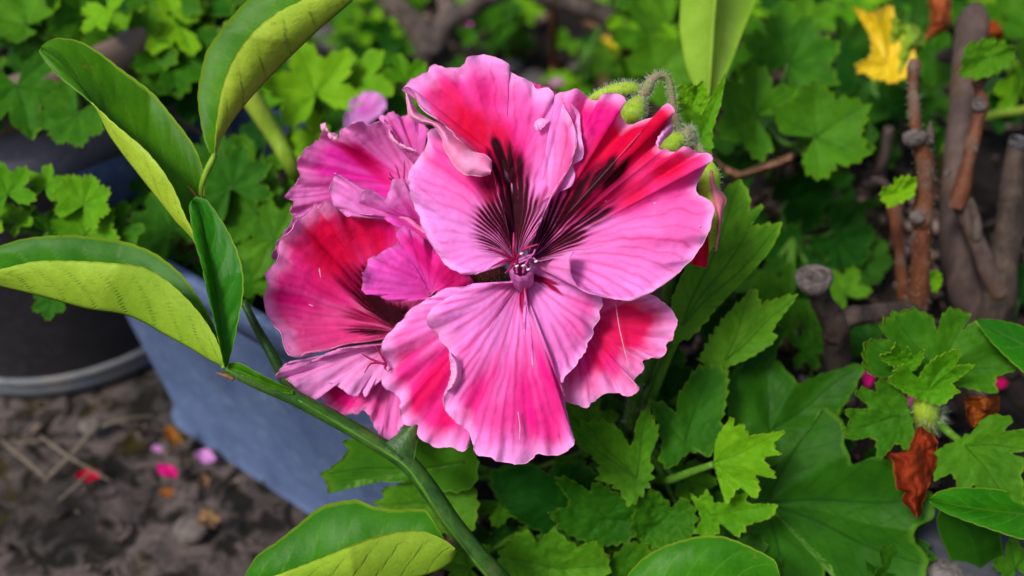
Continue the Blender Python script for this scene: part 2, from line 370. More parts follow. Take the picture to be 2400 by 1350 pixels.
def soil_material():
    m, t, N, L = newmat('dark_soil')
    n1 = noise(N, L, 40, 6, 0.65); n2 = noise(N, L, 180, 5, 0.7); n3 = noise(N, L, 700, 3)
    c = ramp(N, L, n1, [(0.35, (0.007, 0.006, 0.005)), (0.55, (0.024, 0.017, 0.013)), (0.7, (0.055, 0.038, 0.03))])
    c = mix(N, L, ramp(N, L, n2, [(0.6, (0, 0, 0)), (0.72, (1, 1, 1))]), c, (0.14, 0.10, 0.085))
    finish(t, N, L, c, 0.9, 0.2, bump=math_(N, L, 'ADD', n2, n3), bstr=1.0, bdist=0.004); return m
M_GROUND, M_SOIL = ground_material(), soil_material()
terrain('ground', -20, 20, -12, 30, 60, 60, lambda X, Y: -0.012 + 0 * X, M_GROUND)
terrain('concrete_slab', -0.75, 0.65, -0.25, 0.50, 220, 130,
        lambda X, Y: (fbm(X * 14, Y * 14, 1, 5) - 0.5) * 0.005 + (fbm(X * 60, Y * 60, 4, 3) - 0.5) * 0.002 - 0.002, M_GROUND)
def _bed(X, Y):
    e1 = (X + 0.1466) * 0.812 - (Y - 0.2989) * 0.584
    up = sstep(.10, .165, e1) * sstep(.66, .5, Y); vis = np.maximum(sstep(.44, .47, Y), sstep(.09, .11, e1))
    return -.02 + .024 * vis + .071 * up + vis * ((fbm(X * 10, Y * 10, 2, 5) - 0.5) * 0.02 + (fbm(X * 70, Y * 70, 5, 3) - 0.5) * 0.012)
terrain('soil_bed', -0.9, 1.1, -0.35, 1.6, 260, 250, _bed, M_SOIL)

# ------------------------------------------------------------------ planter and pots
def plastic(name, ca, cb, rough, scuff, spec=0.4, scale=18):
    m, t, N, L = newmat(name)
    n1 = noise(N, L, scale, 5, 0.6, None, 0.6); n2 = noise(N, L, 130, 5, 0.7, None, 1.5); n3 = noise(N, L, 900, 2)
    c = mix(N, L, ramp(N, L, n1, [(0.35, (0, 0, 0)), (0.65, (1, 1, 1))]), ca, cb)
    c = mix(N, L, ramp(N, L, n2, [(0.52, (0, 0, 0)), (0.72, (0.85, 0.85, 0.85))]), c, scuff)
    n5 = noise(N, L, 34, 6, 0.7, None, 2.0)
    c = mix(N, L, ramp(N, L, n5, [(0.5, (0, 0, 0)), (0.72, (0.55, 0.55, 0.55))]), c, tuple(0.45 * np.array(ca)))
    r = ramp(N, L, n2, [(0.3, (rough,) * 3), (0.7, (min(1, rough + 0.25),) * 3)])
    finish(t, N, L, c, r, spec, bump=math_(N, L, 'ADD', n2, math_(N, L, 'MULTIPLY', n3, 0.4)), bstr=0.15, bdist=0.0008); return m
M_PLANTER = plastic('slate_blue_plastic', (0.062, 0.095, 0.20), (0.085, 0.135, 0.25), 0.55, (0.15, 0.20, 0.30), 0.3)
M_BLACKPOT = plastic('black_plastic', (0.016, 0.015, 0.017), (0.024, 0.022, 0.026), 0.5, (0.05, 0.045, 0.045))
M_GREYREFL = plastic('grey_violet_reflection', (0.12, 0.11, 0.145), (0.17, 0.16, 0.20), 0.4, (0.22, 0.21, 0.25))  # light reflected from the planter onto the black pot, put into the colour
M_BASERIM = plastic('chalky_base', (0.13, 0.165, 0.21), (0.20, 0.20, 0.20), 0.7, (0.30, 0.24, 0.2), 0.2, 40)
M_BROWNPOT = plastic('brown_black_plastic', (0.14, 0.095, 0.075), (0.2, 0.135, 0.10), 0.35, (0.2, 0.15, 0.12))
E1 = np.array([0.812, -0.584, 0]); E2 = np.array([0.584, 0.812, 0])
BLc = np.array([-0.1466, 0.2989, 0.0])
def planter():
    t = thing('planter', 'slate blue rectangular plastic planter behind the citrus twig', 'planter', BLc)
    H, LX, LY = 0.117, 0.15, 0.062
    def ring(z, grow, rad):
        # rounded rectangle in the E1, E2 frame
        pts = []
        x0, x1, y0, y1 = -grow, LX + grow, -grow, LY + grow
        for cx, cy, a0 in ((x0 + rad, y0 + rad, 180), (x1 - rad, y0 + rad, 270), (x1 - rad, y1 - rad, 0), (x0 + rad, y1 - rad, 90)):
            for k in range(7):
                a = math.radians(a0 + k * 15); pts.append(BLc + E1 * (cx + rad * math.cos(a)) + E2 * (cy + rad * math.sin(a)) + np.array([0, 0, z]))
        return np.array(pts)
    body = np.stack([ring(0.0, 0.002, 0.014), ring(0.004, 0.0, 0.016), ring(H * .5, 0.006, 0.018), ring(H - 0.012, 0.010, 0.02)], 1)
    rim = np.stack([ring(H - 0.0125, 0.0102, 0.02), ring(H - 0.012, 0.0125, 0.022), ring(H - 0.001, 0.0135, 0.023), ring(H, 0.0125, 0.022), ring(H, 0.0095, 0.02), ring(H - 0.03, 0.007, 0.018)], 1)
    link('body', mesh('body', body.reshape(-1, 3), grid_quads(28, 4, True), M_PLANTER), t)
    link('rim', mesh('rim', rim.reshape(-1, 3), grid_quads(28, 6, True), M_PLANTER), t)
    n = 120; u = np.linspace(-0.008, LX + 0.008, n); v = np.linspace(-0.008, LY + 0.008, n)
    U, Vv = np.meshgrid(u, v, indexing='ij')
    Z = H - 0.022 + (fbm(U * 18, Vv * 18, 8, 5) - 0.5) * 0.016 + (fbm(U * 110, Vv * 110, 9, 3) - .5) * 0.006
    S = BLc + U[..., None] * E1 + Vv[..., None] * E2; S[..., 2] = Z
    link('soil', mesh('soil', S.reshape(-1, 3), grid_quads(n, n), M_SOIL), t)
planter()
PLANTER_Z, SOIL_Z, POT_Z = 0.095, 0.075, 0.135
def round_pot(name, label, loc, rings, lean=(0, 0)):
    """rings: list of (part name, material, [(radius, z), ...])"""
    t = thing(name, label, 'plant pot', loc)
    ns = 64; th = np.linspace(0, 2 * math.pi, ns, endpoint=False)
    for pn, m, prof in rings:
        pr = np.array(prof)
        G = np.stack([pr[None, :, 0] * np.cos(th)[:, None], pr[None, :, 0] * np.sin(th)[:, None], pr[None, :, 1] + 0 * th[:, None]], -1)
        G[..., 0] += lean[0] * G[..., 2]; G[..., 2] += lean[1] * G[..., 0]
        o = bpy.data.objects.new(pn, mesh(pn, G.reshape(-1, 3), grid_quads(ns, len(pr), True), m)); col.objects.link(o); o.parent = t
    return t
POTC = np.array([-0.205, 0.377, 0.0])
round_pot('round_pot', 'black round plastic pot with a thick brown sheened rim beside the blue planter', POTC, [
    ('body', M_BLACKPOT, [(0.0705, 0.013), (0.0715, 0.02), (0.0825, 0.114)]),
    ('base', M_BASERIM, [(0.0, 0.001), (0.066, 0.0), (0.0700, 0.001), (0.0712, 0.005), (0.0706, 0.0085), (0.0716, 0.0095), (0.0717, 0.0126), (0.0706, 0.0128)]),
    ('ridge', M_GREYREFL, [(0.0826, 0.114), (0.0848, 0.115), (0.0858, 0.125), (0.0850, 0.127), (0.0832, 0.128), (0.0836, 0.139)]),
    ('rim', M_BROWNPOT, [(0.0837, 0.139), (0.0885, 0.1395), (0.0905, 0.143), (0.0912, 0.149), (0.0905, 0.155), (0.0885, 0.158), (0.085, 0.1585), (0.082, 0.13)]),
    ('soil', M_SOIL, [(0.0828, 0.134), (0.04, 0.137), (0.0, 0.138)])], (0.0, 0.03))
def surf_z(p):
    """height of whatever the plants grow from at a place: pot soil, planter soil, raised bed or ground"""
    if math.hypot(p[0] - POTC[0], p[1] - POTC[1]) < .092: return POT_Z
    q = p - BLc; e1, e2 = q @ E1, q @ E2
    if -.01 < e1 < .155 and -.01 < e2 < .066: return PLANTER_Z
    return float(bed_z(p[0], p[1]))
def hits(x, y):
    v = FW + RT * (x - 1200) * 4e-4 + UP * (675 - y) * 4e-4
    d = .22
    while d < 1.2:
        p = CAM + v * d
        if p[2] <= surf_z(p): return p
        d += .002
    return p
def bed_z(X, Y):
    e1 = (X - BLc[0]) * E1[0] + (Y - BLc[1]) * E1[1]
    return .004 + .071 * sstep(.10, .165, e1) * sstep(.66, .5, Y)

# ------------------------------------------------------------------ petals
PALE = np.array(lin(250, 178, 238)); LILAC = np.array(lin(243, 152, 234)); PINK = np.array(lin(246, 84, 176)); HOT = np.array(lin(236, 26, 140))
RED = np.array(lin(222, 6, 62)); MAROON = np.array(lin(42, 0, 16)); VEIN = np.array(lin(196, 24, 110)); ROSE = np.array(lin(244, 120, 180))
MAGENTA = np.array(lin(222, 64, 190)); WINE = np.array(lin(140, 2, 52)); BACKP = np.array(lin(248, 178, 218))
def lerp(a, b, f): return a + (b - a) * f[..., None]
def blobs(X, Y, L):
    r = np.zeros_like(X)
    for (x, y, rx, ry, ang, s) in L:
        a = math.radians(ang); c, q = math.cos(a), math.sin(a)
        u = ((X - x) * c + (Y - y) * q) / rx; v = (-(X - x) * q + (Y - y) * c) / ry
        r = np.maximum(r, s * np.exp(-(u * u + v * v) ** 1.3))
    return r
def pigment(X, Y, v, base, p, seed, Ro):
    """flower pigment on the petal: pale ground, hot flush, crimson blotch, maroon feathering along the veins, pale margin, plus a sunlit edge line painted in"""
    dx, dy = X - base[0], Y - base[1]; R = np.hypot(dx, dy)
    ax = math.radians(p.get('axis', 90)); th = np.arctan2(-dy, dx) - ax
    th = (th + math.pi) % (2 * math.pi) - math.pi
    g = th / (1 + R / p.get('fan', 420)) * 1.0
    wob = (fbm(X * 0.012, Y * 0.012, seed, 3) - 0.5)
    gv = g + wob * 0.06
    line = np.zeros_like(X)
    for k, r0, wd in ((9, 0, 4.4), (18, 100, 3.4), (36, 190, 2.8)):
        q = gv * k / 1.6 + 0.37 * k; f = np.abs(q - np.round(q)) / (k / 1.6) * (1 + R / p.get('fan', 420)) * np.maximum(R, 8)
        keep = 0.45 + 0.55 * _h(np.round(q), np.full_like(q, float(k)), seed)
        line = np.maximum(line, np.exp(-(f / wd) ** 2) * sstep(r0, r0 + 60, R) * keep)
    st = vnoise(gv * 26, R * 0.0045, seed) * 0.6 + vnoise(gv * 58, R * 0.009, seed + 5) * 0.4
    st2 = vnoise(gv * 12, R * 0.006, seed + 2) * 0.6 + vnoise(gv * 30, R * 0.01, seed + 7) * 0.4
    ground = np.array(p.get('ground', PALE)); hot = np.array(p.get('hot', PINK))
    cl = fbm(X * 0.010, Y * 0.010, seed + 9, 4)
    c = ground * (1 + 0 * X[..., None])
    c = lerp(c, hot, np.clip(0.38 * p.get('flush', 1) * (st2 - 0.2) + 0.25 * (cl - 0.4) + blobs(X, Y, p.get('pink', [])) * (0.7 + 0.5 * st2), 0, 1))
    red = blobs(X, Y, p.get('red', []))
    c = lerp(c, HOT, sstep(0.02, 0.55, red + 0.25 * (st2 - 0.5)) * np.clip(red * 6, 0, 1) * .75)
    rf = sstep(0.28, 1.02, red + 0.45 * (st2 - 0.5) + 0.3 * (cl - .5)) * np.clip(red * 3, 0, 1)
    c = lerp(c, np.array(p.get('redc', RED)), rf)
    wn = blobs(X, Y, p.get('wine', [])); wf = sstep(0.3, 0.8, wn + 0.7 * (st - 0.5)) * np.clip(wn * 3, 0, 1)
    c = lerp(c, WINE, wf)
    c = lerp(c, VEIN, np.clip(line * (p.get('vein', 0.5) + .12), 0, 1) * (1 - 0.4 * rf) * (.55 + .6 * cl))
    # maroon feathering: separate strokes along the veins that swell, merge in the blotch and taper out
    dk = blobs(X, Y, p.get('dark', []))
    q1 = gv * p.get('kd', 19) + .6 * (fbm(R * .012, gv * 3, seed + 12, 2) - .5) ; fr = np.abs(q1 - np.round(q1)); own = _h(np.round(q1), np.full_like(q1, 3.0), seed)
    q2 = q1 * 2 + .5; f2 = np.abs(q2 - np.round(q2)) + .18
    fr = np.where(R > 110, np.minimum(fr, f2), fr)
    tf = dk * .66 - .05 + .30 * (own - .5) * sstep(.95, .6, dk) + .10 * (cl - .5) + .08 * (st - .5)
    d2 = sstep(.30, -.14, fr - tf - .10) * np.clip(dk * 4 - .15, 0, 1); df = sstep(.13, -.12, fr - tf) * np.clip(dk * 4 - .3, 0, 1)
    c = lerp(c, WINE, d2 * .9)
    c = lerp(c, MAROON, df * 0.96)
    far = (1 - v) * Ro; side = sstep(60, 190, Ro)
    mw = (1 - p.get('margin', .86)) * 460
    ed = sstep(mw, 0, far + 0.9 * mw * (fbm(X * 0.022, Y * 0.022, seed + 4, 3) - 0.5)) * p.get('mstr', 0.75) * side
    c = lerp(c, np.array(p.get('marginc', PALE * 1.04)), ed)
    c = lerp(c, BACKP, sstep(5, 0, far) * .6 * sstep(110, 240, Ro))  # thin pale line: sunlight on the petal edge, painted into the colour
    c = c * (1 + .16 * (fbm(X * .05, Y * .05, seed + 31, 3) - .5))[..., None]
    return np.clip(c, 0.001, 0.95)
def dm(mm): return 0.25 + mm / 1000.0
def petal(parent, base, outline, db, do, bulge=0.0, ruffle=1.6, freq=7, pig=None, seed=1, flaps=(), cup=0.0, furrow=0.22, nu=170, nv=64, label=None, vpow=1.2, spine=None):
    """a sheet that fans from its claw to its traced margin; depth in mm about the focal distance (negative is nearer)"""
    o3 = np.array([(a[0], a[1], a[2] if len(a) > 2 else 0.0) for a in outline], float)
    bs = np.tile(np.array(base, float), (len(o3), 1))
    if spine:
        ki = [q[0] for q in spine]; bs = np.stack([np.interp(np.arange(len(o3)), ki, [q[1] for q in spine]), np.interp(np.arange(len(o3)), ki, [q[2] for q in spine])], 1)
    O = spline(np.hstack([o3, bs]), nu); u = np.linspace(0, 1, nu); BX, BY = O[:, 3:4], O[:, 4:5]
    tn = np.gradient(O[:, :2], axis=0); tn /= np.linalg.norm(tn, axis=1, keepdims=True) + 1e-9
    wig = (fbm(u * 46, 0 * u, seed + 20, 4) - 0.5) * 15 * np.sin(np.pi * np.clip(u * 1.05, 0, 1))
    O[:, 0] += -tn[:, 1] * wig; O[:, 1] += tn[:, 0] * wig
    v0 = .001 if spine else .035
    v = v0 + (1 - v0) * np.linspace(0, 1, nv) ** 0.92
    U, Vv = np.meshgrid(u, v, indexing='ij')
    X = BX + (O[:, 0:1] - BX) * Vv; Y = BY + (O[:, 1:2] - BY) * Vv
    s = 2 * U - 1
    off = np.hypot(BX - base[0], BY - base[1]); Dp = np.clip((off + Vv * np.hypot(O[:, 0:1] - BX, O[:, 1:2] - BY)) / (off + np.hypot(O[:, 0:1] - BX, O[:, 1:2] - BY) + 1e-6), 0, 1)
    D = db + (do - db) * Dp ** vpow + O[:, 2:3] * Vv ** 2 - bulge * np.sin(np.pi * Dp ** 0.9) + cup * (s * s) * Vv
    env = 1.25 * Vv ** 4.0 * np.sin(np.pi * np.clip(U, 0.0, 1)) ** 0.4
    D = D + ruffle * env * (.8 * np.sin(2 * np.pi * freq * (U + .05 * np.sin(U * 9 + seed)) + seed) + 0.5 * np.sin(2 * np.pi * freq * 2.3 * U + seed * 2.1)
                            + 3.6 * (fbm(U * freq * 2.2, Vv * 2.5, seed + 3, 3) - 0.5))
    dx, dy = X - base[0], Y - base[1]; R = np.hypot(dx, dy)
    th = np.unwrap(np.arctan2(-dy, dx), axis=0)
    D = D + furrow * .35 * (vnoise(th * 16 + 2 * fbm(R * .01, th, seed, 2), R * 0.012, seed + 6) - 0.5) * 2 + .7 * (fbm(th * 2.6 + .8 * fbm(R * .008, th * 2, seed + 1, 2), R * .009, seed + 16, 3) - .5) * np.clip(R / 250, 0, 1.2) + .9 * (fbm(X * .034, Y * .034, seed + 40, 3) - .5) * (.15 + Vv ** 2) + 1.1 * (fbm(X * .02, Y * .02, seed + 41, 2) - .5) * Vv ** 4 + 1.8 * Vv ** 9 * (fbm(U * 55, Vv * 2, seed + 44, 3) - .5) * np.clip(R / 120, 0, 1) + 1.5 * (fbm(X * 0.006, Y * 0.006, seed + 8, 3) - 0.5) * np.clip(R / 150, 0, 1)
    G = P(X, Y, dm(D))
    pig = pig or {}
    C = pigment(X, Y, Vv, pig.get('base', base), pig, pig.get('seed', seed), np.hypot(O[:, 0:1] - BX, O[:, 1:2] - BY))
    B = lerp(C, np.broadcast_to(BACKP, C.shape), np.full(X.shape, 0.12))
    parts = [(G, 0.00022, C, B, 'cam')]
    for (A, E, da, de, bow, pf) in flaps:
        a = spline(A, 80); e = spline(E, 80); w = np.linspace(0, 1, 16)[None]
        X = a[:, 0:1] + (e[:, 0:1] - a[:, 0:1]) * w; Y = a[:, 1:2] + (e[:, 1:2] - a[:, 1:2]) * w
        X = X + (fbm(np.linspace(0, 14, 80), 0, seed, 3) - .5)[:, None] * 6 * w; Y = Y + (fbm(np.linspace(0, 14, 80), 5, seed, 3) - .5)[:, None] * 6 * w
        D = da + (de - da) * w - bow * np.sin(np.pi * w) + 0.5 * w * (fbm(np.linspace(0, 9, 80), 3, seed, 3) - .5)[:, None] * 2 + 0 * X
        fc = lerp(np.broadcast_to(np.array(pf[0]), X.shape + (3,)), np.broadcast_to(np.array(pf[1]), X.shape + (3,)), np.clip(fbm(X * .03, Y * .03, seed, 3) * 1.5 - .45, 0, 1) * (1 - .4 * w))
        parts.append((P(X, Y, dm(D)), 0.00022, fc, fc, 'cam'))
    me = join_sheets('petal', parts, [M_PETAL, M_PETALB])
    ob = link('petal', me, parent)
    if label: ob['label'] = label
    return ob

head = thing('flower_head', 'large ruffled geranium flower head, lilac pink with crimson and maroon centres', 'flower', hit(1330, 950, SOIL_Z))
def flower(x, y, d):
    f = bpy.data.objects.new('flower', None); col.objects.link(f); f.empty_display_size = 0.01
    f.parent = head; f.matrix_parent_inverse = head.matrix_basis.inverted(); f.location = Vector(P(x, y, dm(d))); return f
# --- the front flower
A = flower(1216, 640, 5); CA = (1212, 612)
DARK_TOP = [(1203, 500, 42, 105, 0, 1.0), (1190, 400, 34, 62, -12, 0.95), (1162, 520, 50, 52, 40, 0.58), (1246, 510, 34, 52, 20, 0.48), (1158, 572, 44, 22, 15, 0.48)]
petal(A, CA, [(1190, 606), (1168, 603), (1140, 622), (1118, 640), (1090, 643), (1062, 634), (1045, 618), (1032, 600), (1012, 574), (998, 552), (985, 515), (972, 478), (958, 440), (957, 412), (975, 375), (998, 340), (1010, 305, 1),
              (1040, 290, 1), (1080, 310, 1), (1130, 350, 1), (1165, 380), (1200, 430), (1214, 560)], 4, 0.5, 2.5, 1.1, 5,
      dict(base=(1212, 618), axis=92, fan=260, ground=LILAC, hot=PINK, dark=DARK_TOP, streak=1.15, wine=[(1165, 440, 60, 60, 30, .8), (1110, 560, 60, 40, 20, .35)],
           pink=[(1080, 400, 110, 70, 35, 0.9), (1130, 390, 70, 60, 0, .8), (1030, 350, 60, 80, 20, .55)], red=[(1150, 420, 60, 40, 30, .7)], redc=lin(205, 10, 80), vein=.35, seed=3, margin=.93), seed=3, nu=200, nv=80)
petal(A, CA, [(1200, 600), (1186, 520), (1165, 440), (1152, 392, -1), (1110, 352, -3), (1072, 322, -3.5), (1036, 288, -3), (1000, 262, -3), (976, 235, -2.5), (958, 205, -2), (940, 212, -1), (958, 192), (985, 178), (1003, 172),
              (1010, 155), (1024, 152), (1044, 162), (1072, 158), (1086, 150), (1093, 136), (1108, 130), (1150, 130), (1172, 138), (1188, 152), (1192, 164), (1222, 182), (1246, 194), (1256, 205), (1280, 205, 1.5), (1296, 218, 2),
              (1300, 240, 2.5), (1310, 252, 0), (1326, 242, -1.5), (1346, 252, -2), (1357, 270, -2), (1360, 300, -2), (1366, 340, -2.5), (1366, 372, -2), (1345, 384, -1), (1348, 412, -1), (1338, 436), (1318, 446), (1298, 462), (1280, 500), (1254, 546), (1226, 596)],
      2.2, -3, 1.0, 1.5, 8,
      dict(base=(1212, 618), axis=92, fan=260, ground=LILAC, hot=PINK, dark=DARK_TOP + [(1176, 360, 30, 40, -20, .75)], streak=1.1, wine=[(1185, 400, 60, 70, -10, .85), (1260, 480, 50, 70, 20, .42), (1240, 400, 25, 40, 10, .5)],
           red=[(1110, 300, 120, 62, 38, 1.1), (1150, 370, 75, 75, 20, 1.05), (1060, 240, 90, 60, 40, .8), (1120, 240, 60, 80, 5, .55)],
           pink=[(1110, 210, 140, 80, 10, .9), (1230, 300, 60, 110, 10, .75), (1310, 370, 60, 40, 30, .45)], vein=.45, seed=3, margin=.88), seed=5, nu=260, nv=90,
      spine=[(0, 1208, 606), (1, 1204, 545), (2, 1195, 480), (3, 1186, 430), (4, 1182, 405), (6, 1180, 390), (10, 1178, 372), (20, 1182, 376), (28, 1190, 410), (33, 1196, 440), (37, 1199, 462), (41, 1203, 500), (43, 1206, 530), (45, 1210, 570), (47, 1212, 608)],
      flaps=[([(946, 212), (960, 225), (978, 262), (1010, 282), (1036, 292), (1072, 326), (1112, 356), (1136, 362), (1151, 376), (1152, 394)],
              [(952, 214), (955, 244), (962, 276), (985, 287), (1012, 290), (1036, 324), (1040, 348), (1066, 386), (1096, 410), (1149, 411)], -4.5, -6.5, 3.0, (BACKP, ROSE)),
             ([(1252, 296), (1256, 284), (1268, 278), (1284, 280)], [(1254, 300), (1260, 305), (1272, 298), (1286, 283)], -4.6, -5.4, .5, (BACKP, LILAC))],
      label='crimson flushed top petal with its margin rolled over')
petal(A, (1232, 612), [(1240, 588), (1262, 530), (1296, 450), (1340, 380), (1350, 300), (1318, 240, 1), (1300, 226), (1312, 216, -1), (1330, 214), (1350, 207, -1), (1366, 220), (1374, 234, 1.5), (1404, 238, 2), (1412, 222, -1), (1440, 220, -1.5),
              (1462, 226, -2), (1465, 240, -1), (1456, 256, 1), (1458, 276, 2), (1472, 291, 2), (1500, 288, 1), (1526, 281), (1545, 267, -2), (1554, 252, -3), (1566, 242, -3), (1582, 260, -3), (1576, 278, -1.5), (1576, 312, 1), (1560, 320, 2), (1545, 342, 1.5),
              (1552, 352), (1562, 348), (1574, 356), (1596, 352, -1), (1600, 342, -2), (1618, 345, -2), (1640, 362, -1), (1660, 362, -2), (1668, 374, -2.5), (1650, 400), (1632, 432, 1), (1634, 450, 1), (1658, 464), (1674, 488, -1.5),
              (1664, 536, -1), (1644, 572), (1620, 612), (1580, 648), (1530, 682, 1), (1476, 703, 0), (1430, 698, -1.5), (1384, 688, -2), (1352, 672, -3), (1337, 640, -3), (1336, 606, -3), (1346, 588, -2), (1336, 590, 1), (1326, 606, 1.5), (1314, 616, 1.5), (1296, 606, 1.5), (1262, 612)],
      3.5, -5.5, 1.5, 1.2, 9,
      dict(base=(1228, 622), axis=38, fan=300, ground=LILAC, hot=HOT, streak=1.15,
           dark=[(1330, 490, 44, 95, 50, .74), (1420, 412, 28, 64, 55, .95), (1385, 510, 22, 60, 68, .5), (1320, 560, 30, 60, 70, .62), (1275, 540, 30, 60, 25, .8), (1290, 590, 20, 50, 72, .5)],
           wine=[(1400, 450, 60, 110, 54, .9), (1380, 560, 40, 90, 75, .42)],
           red=[(1450, 370, 75, 190, 52, 1.1), (1530, 290, 34, 80, 55, 1.0), (1560, 400, 60, 110, 72, .85), (1480, 450, 50, 90, 62, .9)],
           pink=[(1420, 290, 120, 80, 60, .85), (1560, 470, 120, 90, 0, .62), (1500, 560, 160, 60, -10, .35), (1360, 340, 60, 80, 0, .6)], vein=.62, margin=.93, mstr=.6), seed=8, nu=320, nv=100,
      flaps=[([(1578, 300), (1562, 318), (1548, 340), (1544, 346)], [(1572, 290), (1552, 308), (1540, 330), (1541, 344)], -4.5, -6, .8, (PALE, BACKP))],
      label='broad side petal with a dark maroon feathered blotch')
petal(A, (1238, 650), [(1234, 655), (1231, 690), (1226, 730), (1227, 765), (1236, 800), (1250, 822), (1246, 848, -1), (1262, 884), (1286, 890, .5), (1300, 900, 1), (1332, 880, 2), (1372, 820, 3), (1396, 762, 3.5), (1412, 704, 4), (1395, 660, 5), (1350, 610, 6), (1320, 606, 5), (1290, 608, 4), (1258, 622, 2)],
      5, 0.0, 2.2, .9, 6, dict(base=(1228, 640), axis=-50, fan=400, ground=LILAC, hot=PINK, wine=[(1270, 655, 45, 10, 18, 1.1), (1290, 670, 40, 6, 35, 1.0), (1320, 645, 60, 6, 5, .7)], pink=[(1370, 740, 50, 90, 30, .7), (1330, 800, 70, 60, 0, .35)], vein=.5, margin=.94, flush=.8), seed=11,
      label='plain lilac pink lower petal')
petal(A, (1222, 658), [(1204, 655), (1186, 664), (1160, 664), (1136, 670), (1106, 666), (1076, 684), (1046, 700), (1018, 722), (1000, 744, -1.5), (1004, 768, -1), (1024, 780), (1032, 800, .5), (1050, 822, 1), (1054, 850, 1.5), (1062, 880, 2), (1050, 906, 1.5), (1040, 926, 0), (1042, 956), (1062, 984), (1098, 1010, .8), (1106, 1036), (1120, 1066), (1150, 1074, 1), (1162, 1084),
              (1192, 1083, -1), (1216, 1088), (1240, 1080, 1), (1256, 1066, .8), (1290, 1064), (1316, 1062, -1), (1346, 1044, -1.5), (1334, 1004, .5), (1326, 952, 1.2), (1318, 910, 2), (1290, 880, 3), (1262, 830, 4), (1244, 760, 4), (1238, 690, 2), (1236, 664)],
      5, -1.0, 4.2, 1.0, 8, dict(base=(1224, 640), axis=-96, fan=700, ground=LILAC, hot=HOT, wine=[(1224, 700, 9, 45, 0, 1.0), (1236, 690, 6, 40, -10, .7)], pink=[(1180, 920, 120, 120, 0, .72), (1270, 930, 60, 140, 0, .85), (1130, 850, 90, 80, 0, .35)],
           red=[(1290, 960, 40, 110, -5, .62), (1110, 930, 30, 70, 15, .5), (1170, 980, 80, 50, 0, .42)], redc=lin(228, 20, 110), vein=.66, margin=.90, mstr=.6), seed=13, nu=230, nv=90,
      flaps=[([(1056, 826), (1078, 850), (1080, 884), (1062, 912), (1048, 916)], [(1052, 828), (1058, 856), (1056, 886), (1050, 908), (1046, 914)], -2.5, -3.5, 2.2, (BACKP, LILAC))],
      label='long bottom petal hanging over the blue planter')
petal(A, (1190, 690), [(1180, 672), (1090, 672), (1056, 674), (1018, 690), (975, 716), (944, 746), (920, 776), (896, 800, -1), (892, 826, -1), (906, 858, 1), (922, 868, 1.5), (904, 880), (890, 886, -1), (902, 908, -.5), (930, 926, 1), (940, 944, 1.5), (934, 958, .5), (944, 990), (966, 1004), (988, 1030), (1010, 1044), (1040, 1048, -.5), (1062, 1050),
              (1084, 1058, -1), (1098, 1046), (1108, 1020, 2), (1130, 960, 3), (1150, 860, 3), (1190, 740)],
      9, 6.5, 3.0, 1.0, 8, dict(base=(1150, 700), axis=-140, fan=700, ground=LILAC, hot=HOT, pink=[(1010, 880, 110, 110, 20, .9), (1050, 980, 70, 80, 20, .9), (960, 800, 80, 70, 0, .4)], red=[(1010, 900, 36, 110, 35, 1.0), (1050, 960, 40, 90, 20, .75), (960, 870, 30, 50, 40, .5)], redc=lin(226, 10, 92), vein=.6, margin=.90), seed=17,
      label='lower petal half hidden behind the bottom petal')
# stamen column, styles
def stamens():
    a = np.linspace(0, 2 * math.pi, 32, endpoint=False)[:, None]; z = np.linspace(0, 1, 14)[None]
    r = (2.0 + 0.75 * np.sin(z * 2.4)) * (1 + 0.07 * np.sin(a * 9)) * (1 - 0.25 * (z > .96))
    c0 = P(1226, 668, dm(4)); ax = P(1222, 630, dm(-4.5)) - c0
    e1 = np.cross(ax, RT); e1 /= np.linalg.norm(e1); e2 = np.cross(ax, e1); e2 /= np.linalg.norm(e2)
    G = c0 + z[..., None] * ax + (r / 1000)[..., None] * (np.cos(a)[..., None] * e1 + np.sin(a)[..., None] * e2)
    link('stamen_tube', mesh('stamen_tube', G.reshape(-1, 3), grid_quads(32, 14, True), M_ANTH), A)
    tips = [(1144, 583, -9, 1176, 594), (1204, 545, -6, 1204, 580), (1262, 572, -8, 1228, 584), (1152, 625, -8, 1180, 612), (1184, 641, -8, 1198, 626)]
    for k, (x, y, d, mx, my) in enumerate(tips):
        pts = [P(1207, 612, dm(-3)), P((1207 + mx) / 2, (612 + my) / 2 - 2, dm(-5)), P(mx, my, dm(-6.5)), P(x, y, dm(d))]
        link('style', tube_mesh('style', pts, [.00042, .0004, .00034, .00014], M_STYLE, ns=8, n=18), A)
    link('style_column', tube_mesh('style_column', [P(1222, 650, dm(0)), P(1214, 630, dm(-3)), P(1207, 611, dm(-4))], [.0009, .0007, .0005], M_STYLE, ns=8, n=10), A)
    for k, pts in enumerate([[(1216, 610), (1238, 600), (1250, 596), (1254, 584)], [(1216, 616), (1240, 606), (1252, 606), (1256, 612)], [(1230, 622), (1236, 612), (1238, 606), (1246, 602)], [(1212, 640), (1210, 628), (1208, 622), (1206, 618)], [(1226, 640), (1228, 626), (1230, 622), (1236, 630)], [(1230, 604), (1224, 596), (1222, 594), (1220, 592)]]):
        q = [P(x, y, dm(-4.5 - j * .6)) for j, (x, y) in enumerate(pts)]
        f = link('filament', tube_mesh('filament', q, [.0003, .00028, .00024, .00022], M_ANTH, ns=7, n=14), A)
    for x, y in ((1256, 613), (1226, 623), (1222, 595), (1238, 632), (1211, 624)):
        a2 = P(x, y, dm(-7.2)); link('anther', tube_mesh('anther', [a2 - RT * .0004, a2, a2 + RT * .0004 + UP * .0003], [.0001, .0003, .0001], M_POLLEN, ns=7, n=8), A)
stamens()
